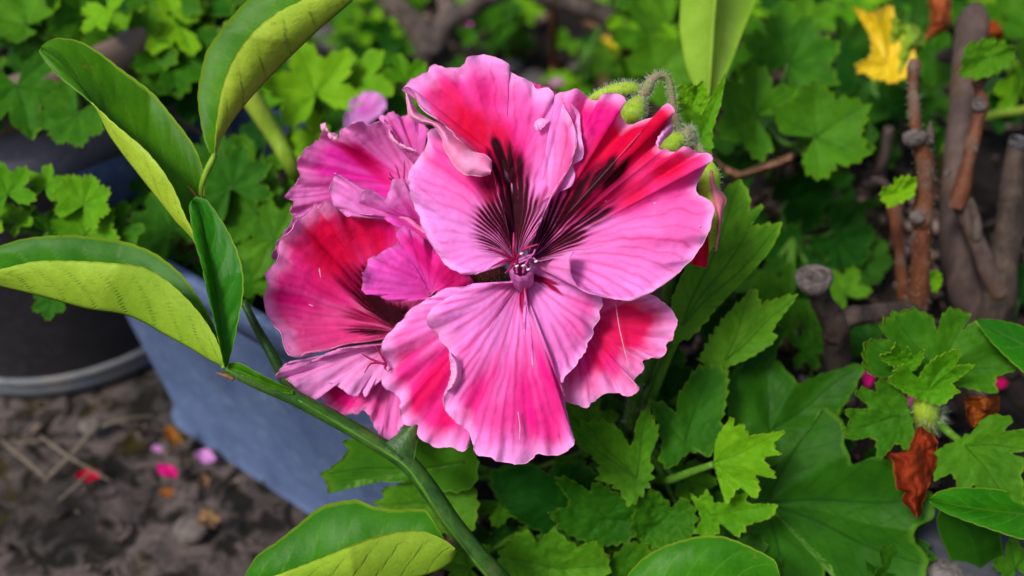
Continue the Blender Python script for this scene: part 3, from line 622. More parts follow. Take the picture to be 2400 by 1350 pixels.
# small scars and fallen pollen on the front petals, each lying just off the surface
# --- the flower at the lower left
B = flower(930, 770, 22)
petal(B, (935, 775), [(945, 740), (1010, 690), (1060, 620, 1), (1000, 540, 2), (930, 500, 2), (860, 480, 2), (800, 470, 1), (762, 470), (748, 490), (738, 478, -1), (722, 492), (700, 512), (690, 520, -1), (676, 542), (656, 556, -1), (650, 580), (654, 600, 1.5), (640, 618), (622, 640, -2), (624, 668, -1.5), (621, 706, -1), (626, 742, -.5), (646, 764, 1), (660, 782), (668, 812, -1), (676, 832, -1), (700, 838, 0), (718, 826, 1), (762, 822, 2), (810, 806, 3), (860, 800, 3), (915, 790, 2)],
      22, 10, -2.5, 1.2, 8, dict(base=(945, 780), axis=150, fan=500, ground=ROSE, hot=HOT, streak=1.0,
           dark=[(900, 725, 85, 26, 38, 1.05), (868, 660, 40, 26, 45, .8), (870, 775, 60, 12, 5, .7), (930, 735, 55, 26, 30, 1.0)], wine=[(840, 670, 90, 40, 48, .8), (850, 745, 70, 25, 15, .65)],
           red=[(780, 590, 120, 90, 50, 1.05), (850, 560, 90, 80, 40, .95), (770, 680, 80, 26, 30, .7), (880, 620, 60, 70, 0, .95)],
           pink=[(700, 680, 110, 90, 0, .75), (760, 780, 130, 40, -5, .55), (920, 530, 80, 50, 0, 1)], vein=.5, margin=.91, mstr=.6), seed=21, nu=240, nv=90, label='large crimson petal with pale scratches')
petal(B, (1010, 690), [(1000, 700), (960, 706), (918, 704), (880, 692, -1), (855, 688, -2), (847, 668, -2.5), (848, 642, -2), (862, 620, -1), (868, 606, -.5), (890, 594), (922, 578), (932, 560), (932, 540, -1), (944, 532, -1.5), (962, 536), (990, 556, .5), (1012, 572, 2), (1020, 588, 2), (1040, 590, 1), (1060, 610, 1), (1090, 640, 1), (1110, 660, 2), (1080, 680, 2)],
      14, 8, 2.0, 1.0, 5, dict(base=(1060, 690), axis=160, fan=600, ground=lin(236, 96, 206), hot=lin(226, 44, 170), pink=[(990, 600, 60, 80, 30, .8)], red=[(1060, 650, 60, 40, 40, .9), (1000, 620, 14, 60, -35, .7), (985, 585, 60, 24, 30, .45)], redc=lin(186, 4, 96), vein=.45, margin=.95, mstr=.4, marginc=lin(226, 130, 214)), seed=24, label='folded magenta petal over the crimson one')
petal(B, (925, 800), [(922, 806), (880, 808), (840, 814), (800, 818), (760, 830), (720, 852, .5), (706, 862, 1), (690, 846), (672, 846, -1), (660, 860), (646, 880, -1), (656, 890, 0), (680, 892), (692, 912, -.5), (700, 934), (722, 938), (744, 932, .5), (760, 902, 1), (776, 898), (800, 912, -.5), (820, 926), (840, 926, 1), (848, 904, 2), (856, 930, 0), (872, 908, 1), (900, 884), (930, 840)],
      20, 12, 2.0, 1.0, 7, dict(base=(940, 790), axis=200, fan=700, ground=lin(236, 160, 222), hot=PINK, flush=.6, vein=.42, margin=.96, mstr=.4), seed=27, label='pale lilac petal above the citrus twig')
petal(B, (930, 830), [(900, 820), (800, 850), (740, 900), (752, 936), (790, 968), (810, 972), (850, 964), (870, 975), (880, 1002, .5), (896, 1034, -.5), (908, 1042), (926, 1038), (932, 1018), (948, 1000), (962, 985), (990, 900), (960, 820)],
      24, 17, 1.0, 1.0, 6, dict(base=(960, 790), axis=240, fan=700, ground=lin(232, 128, 206), hot=HOT, pink=[(780, 930, 60, 60, 0, 1), (860, 950, 40, 70, 40, .6)], red=[(770, 925, 50, 40, 20, .8)], redc=lin(222, 20, 100), vein=.5, margin=.94, mstr=.5), seed=29)
for pts in ([(905, 856), (870, 842), (846, 828)], [(905, 852), (892, 830), (880, 810)], [(902, 852), (870, 852), (854, 874)], [(905, 856), (902, 862), (906, 868)]):
    link('style', tube_mesh('style', [P(x, y, dm(5.5 - k * 1.0)) for k, (x, y) in enumerate(pts)], [.0003, .00026, .00012], M_STYLE, ns=7, n=14), B)
# --- the flower at the upper left
Cc = flower(955, 430, 30)
petal(Cc, (965, 430), [(960, 500), (900, 520, 2), (820, 520, 2), (740, 510, 1), (700, 512), (684, 506, -1), (678, 490), (686, 470), (668, 462, -1.5), (676, 450, -.5), (694, 428), (700, 404), (698, 378, -1.5), (710, 358), (722, 344), (746, 326, .5), (752, 310, -1), (762, 312, 1), (790, 322, 1.5), (798, 304), (826, 290, -1), (856, 286), (862, 292, .5), (890, 284, -1), (905, 288), (930, 300, 2), (970, 330, 3), (1000, 380, 2)],
      30, 21, -2.0, 1.2, 8, dict(base=(985, 445), axis=150, fan=700, ground=lin(242, 146, 220), hot=lin(242, 50, 186), pink=[(820, 410, 130, 70, 35, .95), (880, 440, 70, 60, 0, 1)], red=[(850, 370, 75, 20, 38, .95), (880, 400, 50, 16, 42, .8)], redc=lin(216, 4, 104), vein=.4, margin=.88, mstr=.6, marginc=lin(240, 150, 216)), seed=33, nu=220, nv=80,
      flaps=[([(756, 318), (770, 312), (784, 312), (792, 318)], [(752, 292), (762, 290), (772, 322), (786, 328)], 17, 15, 1.5, (BACKP, BACKP))], label='hot pink upper petal with a brown speck')
petal(Cc, (985, 520), [(1010, 570), (980, 560), (950, 545), (920, 525), (886, 504), (850, 502), (820, 508, -1), (800, 500, -1.5), (784, 480, -1), (774, 446, 0), (776, 420, .5), (782, 404, -1), (796, 410), (808, 430, 1), (816, 458, 2), (832, 474, 2.5), (846, 470, 1), (852, 450, -1), (866, 444, -1.5), (878, 452, 0), (886, 474, 2.5), (896, 484, 3), (904, 466, 1), (916, 436, -.5), (922, 420, -1), (944, 420, -.5), (956, 436, 1), (966, 470, 2), (1000, 540, 3)],
      16, 9.5, 1.5, 1.0, 7, dict(base=(1000, 560), axis=150, fan=700, ground=lin(240, 152, 222), hot=lin(236, 80, 198), pink=[(960, 520, 70, 60, 0, .9)], red=[(985, 560, 40, 40, 0, .5)], redc=lin(190, 20, 130), vein=.35, margin=.93, mstr=.5, marginc=lin(236, 160, 222)), seed=37, label='small ruffled petal curling up over the crimson one')
petal(Cc, (985, 400), [(980, 358), (950, 352, -1), (930, 338, -1), (916, 316, -.5), (914, 300), (896, 282, -1), (894, 272), (910, 266, .5), (926, 264), (940, 274, 1), (962, 272), (985, 286, .5), (1002, 302, 0), (996, 330), (992, 355)],
      16, 12, 1.0, .8, 4, dict(base=(985, 420), axis=110, fan=700, ground=lin(226, 116, 204), hot=HOT, vein=.35, margin=.95, mstr=.5), seed=41,
      flaps=[([(912, 300), (914, 322), (934, 342), (972, 356)], [(910, 298), (918, 318), (940, 338), (976, 352)], 10.5, 9.5, .5, (BACKP, BACKP))])
for pts in ([(938, 424), (932, 400), (926, 386)], [(946, 424), (948, 396), (947, 376)], [(930, 424), (918, 414), (912, 402)], [(926, 424), (916, 420), (910, 416)]):
    link('style', tube_mesh('style', [P(x, y, dm(16 - k)) for k, (x, y) in enumerate(pts)], [.00022, .00018, .00009], M_STYLE, ns=7, n=12), Cc)
# --- flowers behind
Df = flower(1430, 760, 26)
petal(Df, (1360, 760), [(1330, 700), (1400, 690), (1450, 694), (1524, 690, 1), (1552, 706), (1574, 730, -1), (1586, 752, -1), (1580, 788), (1564, 804, .5), (1560, 826, -1), (1546, 838), (1510, 846, 1), (1508, 862), (1494, 882, 1), (1486, 894), (1496, 914, -1.5), (1482, 928, -1), (1452, 922, 1), (1430, 920), (1398, 936, -.5), (1384, 944), (1374, 956, -.5), (1340, 946), (1318, 938, .5), (1304, 926), (1300, 900, 2), (1290, 800, 2)],
      12, 8.5, 1.0, 1.1, 8, dict(base=(1300, 680), axis=-35, fan=700, ground=ROSE, hot=HOT, redc=lin(228, 20, 82), pink=[(1400, 860, 100, 80, 0, .7), (1500, 760, 90, 90, 0, .8)], red=[(1480, 760, 80, 110, 25, 1.0), (1420, 790, 40, 110, 15, .9), (1440, 870, 40, 50, 0, .4)], vein=.5, margin=.84, mstr=.7), seed=45, label='red back petal with a pale crease')
petal(Df, (1390, 330), [(1330, 300), (1320, 240), (1340, 226), (1400, 232), (1440, 250), (1480, 296), (1520, 300), (1490, 360), (1420, 400)], 12, 8, 0, .8, 4, dict(ground=PINK, hot=HOT, vein=.4), seed=47)
petal(Cc, (760, 560), [(800, 520), (720, 500), (690, 500), (684, 520), (672, 540), (650, 566), (638, 590, -1), (640, 608), (652, 612), (700, 620), (780, 600)], 24, 22, 0, .8, 4, dict(ground=lin(206, 110, 206), hot=MAGENTA, vein=.3), seed=49)
petal(A, (1290, 260), [(1260, 250), (1240, 200), (1256, 198), (1276, 204), (1294, 214), (1312, 232), (1320, 260), (1300, 290)], 6, 3.5, 0, .6, 3, dict(ground=PINK, hot=HOT, vein=.4), seed=51)
# scars: raised pale callus on the petals
def scar(par, pts, d, r=.00016):
    link('scar', tube_mesh('scar', [P(x, y, dm(d)) for x, y in pts], [r * .5] + [r] * (len(pts) - 2) + [r * .4], M_SCAR, ns=6, n=10, lumps=.5, seed=pts[0][0]), par)
scar(A, [(1214, 965), (1219, 1000), (1217, 1036)], -4.0, .00015)
scar(Df, [(1442, 708), (1452, 770), (1466, 830), (1480, 884)], 5.6, .00012)
for x, y, r in ((1535, 476, .00030), (1420, 472, .00013), (1640, 530, .00024)):
    q = P(x, y, dm(-7.2)); link('scar', tube_mesh('scar', [q - RT * r, q, q + RT * r], [r * .3, r * .7, r * .3], M_SCAR, ns=8, n=8), A)
for pts in ([(748, 628), (750, 640), (752, 650)], [(724, 713), (730, 716), (735, 717)]):
    scar(B, pts, 9.0, .00014)

# ------------------------------------------------------------------ buds of the flower head
def bud(pix, rmm, mat=None, hairs=0, hl=0.0012):
    me = tube_mesh('bud', [P(x, y, dm(d)) for x, y, d in pix], np.array(rmm) / 1000, mat or M_BUD, ns=16, n=34)
    o = link('bud', me, head)
    if hairs:
        b, n = surf_samples(me, hairs); link('hair', hair_mesh('hair', b, n, hl, M_HAIR), o)['kind'] = 'stuff'
    return o
def stalk(par, pix, rmm, hairs=0, name='stalk', mat=None, hl=0.0014):
    me = tube_mesh(name, [P(x, y, dm(d)) for x, y, d in pix], np.array(rmm) / 1000, mat or M_BUDSTEM, ns=12, n=30)
    o = link(name, me, par)
    if hairs:
        b, n = surf_samples(me, hairs); link('hair', hair_mesh('hair', b, n, hl, M_HAIR), par if par is not head else o)['kind'] = 'stuff'
    return o
b1 = bud([(1372, 240, 9), (1400, 226, 8), (1440, 212, 7), (1480, 206, 7), (1504, 214, 8)], [.3, 1.3, 1.7, 1.5, .7], hairs=420)
b1['label'] = 'pointed green sepal case arching over the pink petals'
b2 = bud([(1466, 292, 6), (1480, 270, 6), (1492, 250, 7), (1500, 228, 8)], [1.2, 3.0, 2.6, 1.2], hairs=380)
stalk(b2, [(1498, 226, 8), (1516, 208, 8), (1526, 188, 8.5), (1548, 176, 9), (1566, 186, 10), (1574, 220, 11), (1580, 270, 13), (1596, 330, 17), (1590, 420, 20)], [1.6, 1.5, 1.1, .9, .9, .9, 1.0, 1.1, 1.2], hairs=900)
b3 = bud([(1560, 360, 10), (1580, 335, 11), (1600, 325, 11), (1606, 322, 11)], [2.2, 2.6, 1.6, .7], hairs=200)
stalk(b3, [(1606, 345, 11), (1606, 326, 12), (1612, 304, 12), (1622, 310, 13), (1626, 340, 15), (1622, 420, 19)], [1.3, 1.2, .9, .9, .9, 1.0], hairs=700, hl=0.0018)
b4 = bud([(1655, 372, 8), (1662, 410, 7), (1664, 460, 7), (1670, 510, 7), (1668, 560, 8), (1660, 592, 9)], [1.0, 2.6, 2.4, 2.0, 1.2, .3], hairs=420, hl=.0011)
b4['label'] = 'opening green bud with red petal tips'
M_BUDRED = petal_mat('bud_red_petal'); 
def patch(par, A_, E_, da, de, bow, ca, cb, name, seed, label=None):
    a = spline(A_, 40); e = spline(E_, 40); w = np.linspace(0, 1, 18)[None]
    X = a[:, 0:1] + (e[:, 0:1] - a[:, 0:1]) * w; Y = a[:, 1:2] + (e[:, 1:2] - a[:, 1:2]) * w
    D = da + (de - da) * w - bow * np.sin(np.pi * w) + .3 * (fbm(X * .05, Y * .05, seed, 3) - .5) + 0 * X
    c = lerp(np.broadcast_to(np.array(ca), X.shape + (3,)), np.broadcast_to(np.array(cb), X.shape + (3,)), np.clip(fbm(X * .03, Y * .03, seed, 3) * 1.6 - .4, 0, 1))
    o = link(name, sheet_mesh(name, P(X, Y, dm(D)), .0002, [M_PETAL, M_PETALB], None, c, 'cam', c), par)
    return o
patch(b4, [(1664, 398), (1662, 430), (1668, 470), (1684, 520), (1676, 590)], [(1672, 402), (1684, 440), (1702, 466), (1694, 500), (1680, 586)], 5, 6, 1.6, lin(232, 150, 165), lin(214, 96, 112), 'sepal', 2)
patch(b4, [(1640, 560), (1632, 590), (1620, 620)], [(1662, 555), (1660, 590), (1656, 628)], 8, 8, 1.5, lin(214, 12, 60), lin(190, 4, 40), 'petal', 3)
stalk(b4, [(1654, 374, 9), (1640, 350, 12), (1630, 360, 15), (1610, 450, 20)], [.9, .9, .9, 1.0], hairs=200)
stalk(head, [(1410, 640, 24), (1440, 700, 27), (1470, 800, 32), (1490, 900, 40), (1480, 1010, 60)], [1.6, 1.7, 1.9, 2.0, 2.3], hairs=500, name='peduncle', mat=M_GSTEM)
for (x, y, d, mx, my, md) in ((1216, 650, 7, 1330, 660, 20), (930, 770, 24, 1180, 690, 30), (960, 440, 32, 1200, 560, 34), (1400, 740, 16, 1410, 690, 22), (1590, 420, 20, 1500, 560, 24), (1622, 420, 19, 1520, 560, 24), (1610, 450, 20, 1510, 570, 24)):
    stalk(head, [(x, y, d), (mx, my, md), (1412, 642, 24)], [1.0, 1.0, 1.1], name='pedicel', mat=M_GSTEM)
stalk(head, [(1090, 660, 12), (1130, 648, 12), (1180, 630, 9)], [1.6, 2.0, 1.5], hairs=150, name='pedicel', mat=M_REDSTEM)

# ------------------------------------------------------------------ citrus sapling
def citrus_leaf(par, F, M, N, dF, dM, dN, nt=110, nw=22, seed=1, nveins=7, cren=2.2, thick=.00032, mats=None, name='leaf', label=None):
    """F, M, N: far margin, midrib and near margin from base to tip in photo positions; d*: (base, middle, tip) depth in mm"""
    f, m, n = spline(F, nt), spline(M, nt), spline(N, nt); t = np.linspace(0, 1, nt)
    def dd(q): return np.interp(t, [0, .5, 1], q)
    def crenate(c, s):
        L = np.linalg.norm(np.gradient(c, axis=0), axis=1).sum(); k = np.linspace(0, L / 34.0, nt) + .4 * (fbm(t * 12, 0 * t, s, 2))
        tn = np.gradient(c, axis=0); tn /= np.linalg.norm(tn, axis=1, keepdims=True) + 1e-9
        w = np.sqrt(np.abs(np.sin(np.pi * k))) * cren * np.sin(np.pi * t) ** .3
        return tn, w
    tnF, wF = crenate(f, seed); tnN, wN = crenate(n, seed + 1)
    def outward(c, tn, w):
        nrm = np.stack([-tn[:, 1], tn[:, 0]], 1); sgn = np.sign(((c - m) * nrm).sum(1)); sgn[sgn == 0] = 1
        return c + nrm * (w * np.median(sgn))[:, None]
    f = outward(f, tnF, wF); n = outward(n, tnN, wN)
    ws = np.linspace(0, 1, nw)
    rows = []
    for (e, de, sg) in ((f, dF, -1), (n, dN, 1)):
        X = m[:, 0:1] + (e[:, 0:1] - m[:, 0:1]) * ws[None] ** 1.15; Y = m[:, 1:2] + (e[:, 1:2] - m[:, 1:2]) * ws[None] ** 1.15
        D = dd(dM)[:, None] + (dd(de) - dd(dM))[:, None] * np.sin(ws * np.pi / 2)[None]
        rows.append((X, Y, D))
    X = np.concatenate([rows[0][0][:, ::-1], rows[1][0][:, 1:]], 1); Y = np.concatenate([rows[0][1][:, ::-1], rows[1][1][:, 1:]], 1); D = np.concatenate([rows[0][2][:, ::-1], rows[1][2][:, 1:]], 1)
    W = np.concatenate([-ws[::-1], ws[1:]])[None] + 0 * X; T = t[:, None] + 0 * X
    aw = np.abs(W)
    # side veins arc towards the tip and loop before the margin
    q = (T - 0.22 * aw ** 1.4 - 0.02 * (fbm(T * 9, W * 4, seed, 2) - .5)) * nveins + np.where(W > 0, .45, 0)
    fr = np.abs(q - np.round(q)) / nveins
    vein = np.exp(-(fr / .0048) ** 2) * sstep(.97, .6, aw) * .95 * (.45 + .55 * vnoise(T * 9, W * 3, seed))
    q2 = fbm(T * 15, W * 4, seed + 3, 2); vein = np.maximum(vein, .30 * np.exp(-((q2 - .5) / .018) ** 2) * sstep(.95, .8, aw))
    vein = np.maximum(vein, np.exp(-(aw / .05) ** 2) * 1.0)
    edge = sstep(.965, .995, aw)
    D = D + .5 * (fbm(T * 6, W * 2, seed + 5, 3) - .5) + .05 * np.cos(2 * np.pi * q) * sstep(0, .3, aw) * sstep(1, .8, aw)
    G = P(X, Y, dm(D))
    # the far blade shows its upper side
    nrm = grid_normals(G); half = nw // 2
    fc = np.median((nrm[:, 2:nw - 2] * (CAM - G[:, 2:nw - 2])).sum(-1))
    at = {'vein': vein, 'edge': edge}
    if fc < 0: G = G[::-1]; at = {k: a[::-1] for k, a in at.items()}
    o = link(name, sheet_mesh(name, G, thick, mats or [M_CIT, M_CITB], at), par)
    if label: o['label'] = label
    return o
cit = thing('citrus_sapling', 'young citrus twig with folded glossy leaves in front of the blue planter', 'citrus plant', hit(1185, 1345, SOIL_Z))
stem = ptube('stem', [(528, 862, dm(2)), (560, 878, dm(2)), (610, 900, dm(3)), (690, 932, dm(5)), (790, 985, dm(7)), (890, 1042, dm(8)), (955, 1084, dm(8)), (1005, 1145, dm(9)), (1060, 1225, dm(10)), (1120, 1300, dm(11)), (1190, 1375, dm(14)), (1260, 1460, dm(20))],
      [.9, 1.2, 1.5, 1.75, 1.8, 1.9, 2.15, 2.2, 2.2, 2.2, 2.3, 2.5], M_DSTEM, cit, ns=14, n=90, oval=1.12)
_w = np.linspace(0, 1, 14)[None]; _a = spline([(896, 1044), (930, 1066), (962, 1098)], 16)
_X = _a[:, 0:1] + (974 - _a[:, 0:1]) * _w ** .8; _Y = _a[:, 1:2] + (988 - _a[:, 1:2]) * _w
link('node', sheet_mesh('node', P(_X, _Y, dm(7.6 + 1.4 * _w - .9 * np.sin(np.linspace(0, np.pi, 16))[:, None] + 0 * _X)), .0022, [M_DSTEM, M_DSTEM], face='cam'), stem)
ptube('ridge', [(700, 938, dm(3.4)), (800, 996, dm(5.4)), (890, 1050, dm(6.2)), (960, 1100, dm(6.2)), (1040, 1220, dm(8)), (1110, 1310, dm(9.2)), (1180, 1395, dm(12))], [.3, .5, .5, .5, .5, .5, .5], M_GSTEM, stem, ns=8, n=50)
citrus_leaf(cit, [(464, 470), (474, 430), (474, 395), (458, 350), (430, 308), (398, 268), (360, 222), (320, 190), (285, 165), (240, 130), (205, 108), (178, 95), (135, 90), (112, 98), (96, 112)],
            [(512, 800), (496, 690), (470, 600), (452, 560), (414, 520), (360, 452), (300, 376), (258, 318), (230, 262), (196, 210), (160, 168), (128, 136), (96, 114)],
            [(518, 800), (500, 690), (476, 610), (452, 545), (430, 500), (410, 450), (380, 400), (340, 352), (300, 318), (262, 286), (228, 254), (170, 208), (140, 184), (116, 158), (92, 124), (96, 114)],
            (10, 12, 4), (5, 1, 2), (2, -4, 1.5), seed=61, nveins=6, label='large folded upper leaf with a pale midrib')
citrus_leaf(cit, [(498, 366), (484, 340), (474, 300), (465, 230), (472, 172), (486, 120), (520, 70), (560, 22), (590, -8), (650, -60), (760, -120)],
            [(504, 366), (512, 340), (524, 314), (560, 262), (612, 200), (680, 132), (750, 66), (820, 6), (860, -40), (850, -90), (770, -122)],
            [(503, 366), (504, 330), (508, 286), (520, 212), (542, 150), (572, 102), (612, 60), (656, 28), (710, 2), (760, -40), (774, -122)],
            (12, 16, 14), (7, 6, 8), (4, -2, 6), seed=67, nveins=8, label='tall folded leaf showing its yellow green underside')
citrus_leaf(cit, [(526, 862), (518, 820), (505, 776), (484, 730), (452, 680), (420, 640), (364, 596), (300, 570), (230, 558), (150, 552), (60, 560), (0, 578), (-50, 604), (-90, 640)],
            [(530, 862), (490, 842), (440, 812), (384, 782), (340, 756), (290, 736), (200, 722), (100, 694), (0, 670), (-60, 654), (-90, 642)],
            [(527, 862), (514, 814), (500, 784), (474, 744), (440, 704), (392, 660), (330, 626), (240, 616), (150, 612), (80, 614), (0, 632), (-50, 640), (-90, 644)],
            (6, 14, 12), (3, 2, 3), (1, -5, 0), seed=71, nveins=9, label='long folded leaf reaching left over the black pot')
citrus_leaf(cit, [(532, 858), (546, 808), (556, 758), (568, 694), (568, 640), (556, 592), (532, 540), (504, 496), (484, 470), (462, 462), (450, 468)],
            [(528, 860), (520, 800), (511, 740), (502, 668), (490, 596), (476, 528), (464, 488), (452, 470)],
            [(526, 858), (512, 792), (500, 738), (488, 690), (474, 622), (456, 560), (446, 500), (444, 482), (450, 470)],
            (0, -1, 2), (-1, -1.5, 0), (-3, -6, -1), seed=75, nveins=6, label='small upright leaf at the end of the twig')
citrus_leaf(cit, [(536, 852), (560, 850), (600, 872), (640, 892), (686, 916)], [(534, 862), (570, 874), (620, 896), (686, 920)], [(536, 868), (580, 884), (630, 908), (686, 924)], (0, 1, 4), (-1, 0, 3), (-1, 0, 3), seed=77, nveins=3, nt=50, nw=10, cren=1)
ptube('petiole', [(504, 362, dm(7)), (494, 382, dm(7)), (480, 412, dm(7.5)), (470, 452, dm(8)), (480, 560, dm(9)), (505, 700, dm(8)), (526, 850, dm(4))], [.7, .8, .75, .6, .6, .7, .9], M_YSTEM, cit, ns=10, n=40)
ptube('petiole', [(516, 800, dm(4)), (524, 836, dm(3)), (530, 862, dm(2.5))], [.7, .9, 1.1], M_YSTEM, cit, ns=10, n=12)
ptube('thorn', [(548, 886, dm(2.5)), (530, 880, dm(1.5)), (506, 874, dm(.5))], [.75, .5, .06], M_THORN, cit, ns=8, n=10)
ptube('thorn', [(466, 470, dm(7)), (452, 450, dm(6)), (440, 436, dm(6))], [.4, .3, .06], M_THORN, cit, ns=8, n=8)
ptube('shoot', [(570, 706, dm(22)), (600, 765, dm(20)), (640, 836, dm(17)), (668, 890, dm(13)), (690, 934, dm(8))], [.9, 1.1, 1.3, 1.4, 1.4], M_DSTEM, cit, ns=10, n=30)
cit2 = thing('citrus_sapling', 'broad citrus leaf curled along its midrib at the bottom of the photo', 'citrus plant', hit(1100, 1400, SOIL_Z), None)
citrus_leaf(cit2, [(566, 1372), (582, 1335), (606, 1300), (650, 1270), (700, 1230), (750, 1190), (800, 1176), (838, 1173), (868, 1186), (920, 1196), (960, 1194), (996, 1196), (1010, 1214), (1040, 1262), (1068, 1286)],
            [(572, 1376), (650, 1388), (760, 1384), (860, 1374), (950, 1360), (1020, 1340), (1058, 1316), (1070, 1290)],
            [(570, 1376), (640, 1352), (720, 1322), (800, 1290), (860, 1266), (930, 1248), (990, 1246), (1040, 1266), (1066, 1286)],
            (12, 10, 8), (6, -1, 4), (3, -8, 1), seed=81, nveins=8)
ptube('stem', [(568, 1374, dm(8)), (540, 1400, dm(12)), (640, 1470, dm(30)), (820, 1520, dm(45))], [.8, 1.0, 1.4, 1.6], M_DSTEM, cit2, ns=10, n=24)
cit3 = thing('citrus_sapling', 'rounded glossy citrus leaf with a small hole at the bottom edge', 'citrus plant', hit(1650, 1420, SOIL_Z))
citrus_leaf(cit3, [(1440, 1440), (1450, 1390), (1476, 1344), (1510, 1308), (1560, 1280), (1640, 1258), (1700, 1260), (1760, 1284), (1812, 1312), (1824, 1340), (1830, 1380)],
            [(1440, 1445), (1500, 1410), (1580, 1378), (1660, 1364), (1740, 1360), (1800, 1366), (1832, 1384)],
            [(1442, 1450), (1520, 1462), (1600, 1470), (1700, 1460), (1780, 1430), (1834, 1390)], (18, 14, 12), (14, 9, 10), (12, 5, 9), seed=83, nveins=7)
ptube('stem', [(1440, 1446, dm(15)), (1420, 1480, dm(22)), (1480, 1540, dm(40))], [.8, 1.0, 1.4], M_DSTEM, cit3, ns=10, n=16)
cit4 = thing('citrus_sapling', 'narrow citrus leaf with a white spot under the lobed leaf', 'citrus plant', hit(2440, 1200, SOIL_Z))
citrus_leaf(cit4, [(2560, 1230), (2480, 1172), (2400, 1158), (2320, 1146), (2240, 1144), (2200, 1154), (2178, 1170)], [(2560, 1234), (2480, 1214), (2400, 1206), (2320, 1198), (2240, 1186), (2178, 1172)], [(2560, 1240), (2480, 1270), (2400, 1264), (2330, 1242), (2260, 1218), (2206, 1196), (2178, 1174)],
            (26, 26, 22), (22, 20, 20), (19, 15, 18), seed=85, nveins=8)
ptube('stem', [(2560, 1234, dm(23)), (2620, 1260, dm(30)), (2600, 1330, dm(60))], [.8, 1.0, 1.4], M_DSTEM, cit4, ns=10, n=16)
cit5 = thing('citrus_sapling', 'dark citrus leaf with a yellow margin entering beside the young geranium shoot', 'citrus plant', hit(2520, 900, SOIL_Z))
citrus_leaf(cit5, [(2560, 900), (2500, 810), (2440, 780), (2380, 760), (2330, 750), (2288, 748)], [(2560, 910), (2490, 868), (2420, 820), (2350, 784), (2288, 750)], [(2560, 930), (2480, 930), (2420, 888), (2370, 846), (2320, 796), (2288, 752)],
            (34, 34, 28), (30, 29, 27), (28, 24, 26), seed=87, nveins=6)
ptube('stem', [(2560, 910, dm(30)), (2620, 950, dm(40)), (2600, 1020, dm(70))], [.8, 1.0, 1.4], M_DSTEM, cit5, ns=10, n=16)
wide = thing('broad_leaf_plant', 'large yellow green folded leaf hanging down behind the buds', 'plant', hit(1700, 60, 0.0))
citrus_leaf(wide, [(1640, -160), (1600, -40), (1592, 60), (1600, 120), (1612, 170), (1640, 225), (1658, 244)], [(1690, -160), (1680, -40), (1672, 60), (1668, 130), (1664, 190), (1660, 246)], [(1780, -160), (1784, -60), (1766, 10), (1740, 76), (1712, 150), (1684, 210), (1662, 248)],
            (90, 76, 60), (74, 66, 58), (96, 80, 60), seed=89, nveins=5, cren=0, mats=[M_STRAP, M_STRAP])
ptube('stalk', [(1690, -150, dm(80)), (1720, -190, dm(110)), (1740, -120, dm(250)), (1720, 40, dm(430))], [1.5, 1.8, 2.2, 2.6], M_GSTEM, wide, ns=10, n=20)
strap = thing('broad_leaf_plant', 'olive strap leaf drooping below the spotted citrus leaf', 'plant', hit(2330, 1330, SOIL_Z))
citrus_leaf(strap, [(2280, 1420), (2236, 1330), (2205, 1260), (2196, 1222), (2206, 1190)], [(2320, 1420), (2300, 1340), (2280, 1270), (2250, 1210), (2214, 1186)], [(2370, 1420), (2356, 1340), (2350, 1290), (2330, 1230), (2230, 1184)], (60, 48, 38), (56, 42, 36), (60, 46, 38), seed=91, nveins=3, cren=0, mats=[M_LEAF, M_LEAFB])

# ------------------------------------------------------------------ geranium leaves
def leaf_fields(X, Y, cx, cy, tips, rmax, seed):
    """vein and pleat fields of a palmate leaf in its own plane"""
    dx, dy = X - cx, Y - cy; R = np.hypot(dx, dy); vein = np.zeros_like(X); near = np.full_like(X, 9.0)
    for (tx, ty) in tips:
        L = math.hypot(tx - cx, ty - cy); ex, ey = (tx - cx) / L, (ty - cy) / L
        a = dx * ex + dy * ey; b = dx * ey - dy * ex; b = b + .015 * rmax * np.sin(a / rmax * 7 + seed)
        ang = np.abs(np.arctan2(b, a)); near = np.minimum(near, ang)
        w = .013 * rmax * (1 - .6 * np.clip(a / L, 0, 1))
        vein = np.maximum(vein, np.exp(-(b / w) ** 2) * (a > 0) * (a < L))
        s = .17 * rmax; q = (a - np.abs(b) * 1.15) / s; fr = np.abs(q - np.round(q)) * s
        vein = np.maximum(vein, .6 * np.exp(-(fr / (.008 * rmax)) ** 2) * (a > .15 * L) * (ang < .42))
    net = fbm(X / rmax * 22, Y / rmax * 22, seed + 2, 2); vein = np.maximum(vein, .25 * np.exp(-((net - .5) / .03) ** 2))
    return vein, near, R
def serrate(O, cx, cy, pitch, amp, seed):
    seg = np.linalg.norm(np.diff(O, axis=0), axis=1); L = np.concatenate([[0], np.cumsum(seg)])
    k = L / pitch + .5 * fbm(L / pitch * .5, 0 * L, seed, 2); t = k - np.floor(k)
    big = .55 + .9 * _h(np.floor(k), np.zeros_like(k), seed)
    saw = np.where(t < .62, t / .62, (1 - t) / .38) * big
    d = O - np.array([cx, cy]); r = np.linalg.norm(d, axis=1, keepdims=True)
    return O + d / r * (amp * (saw - .4))[:, None]
def auto_tips(pts, cx, cy):
    p = np.array(pts, float); r = np.hypot(p[:, 0] - cx, p[:, 1] - cy); n = len(p); out = []
    for i in range(n):
        if r[i] >= max(r[(i + k) % n] for k in (-2, -1, 0, 1, 2)): out.append((p[i, 0], p[i, 1]))
    return out
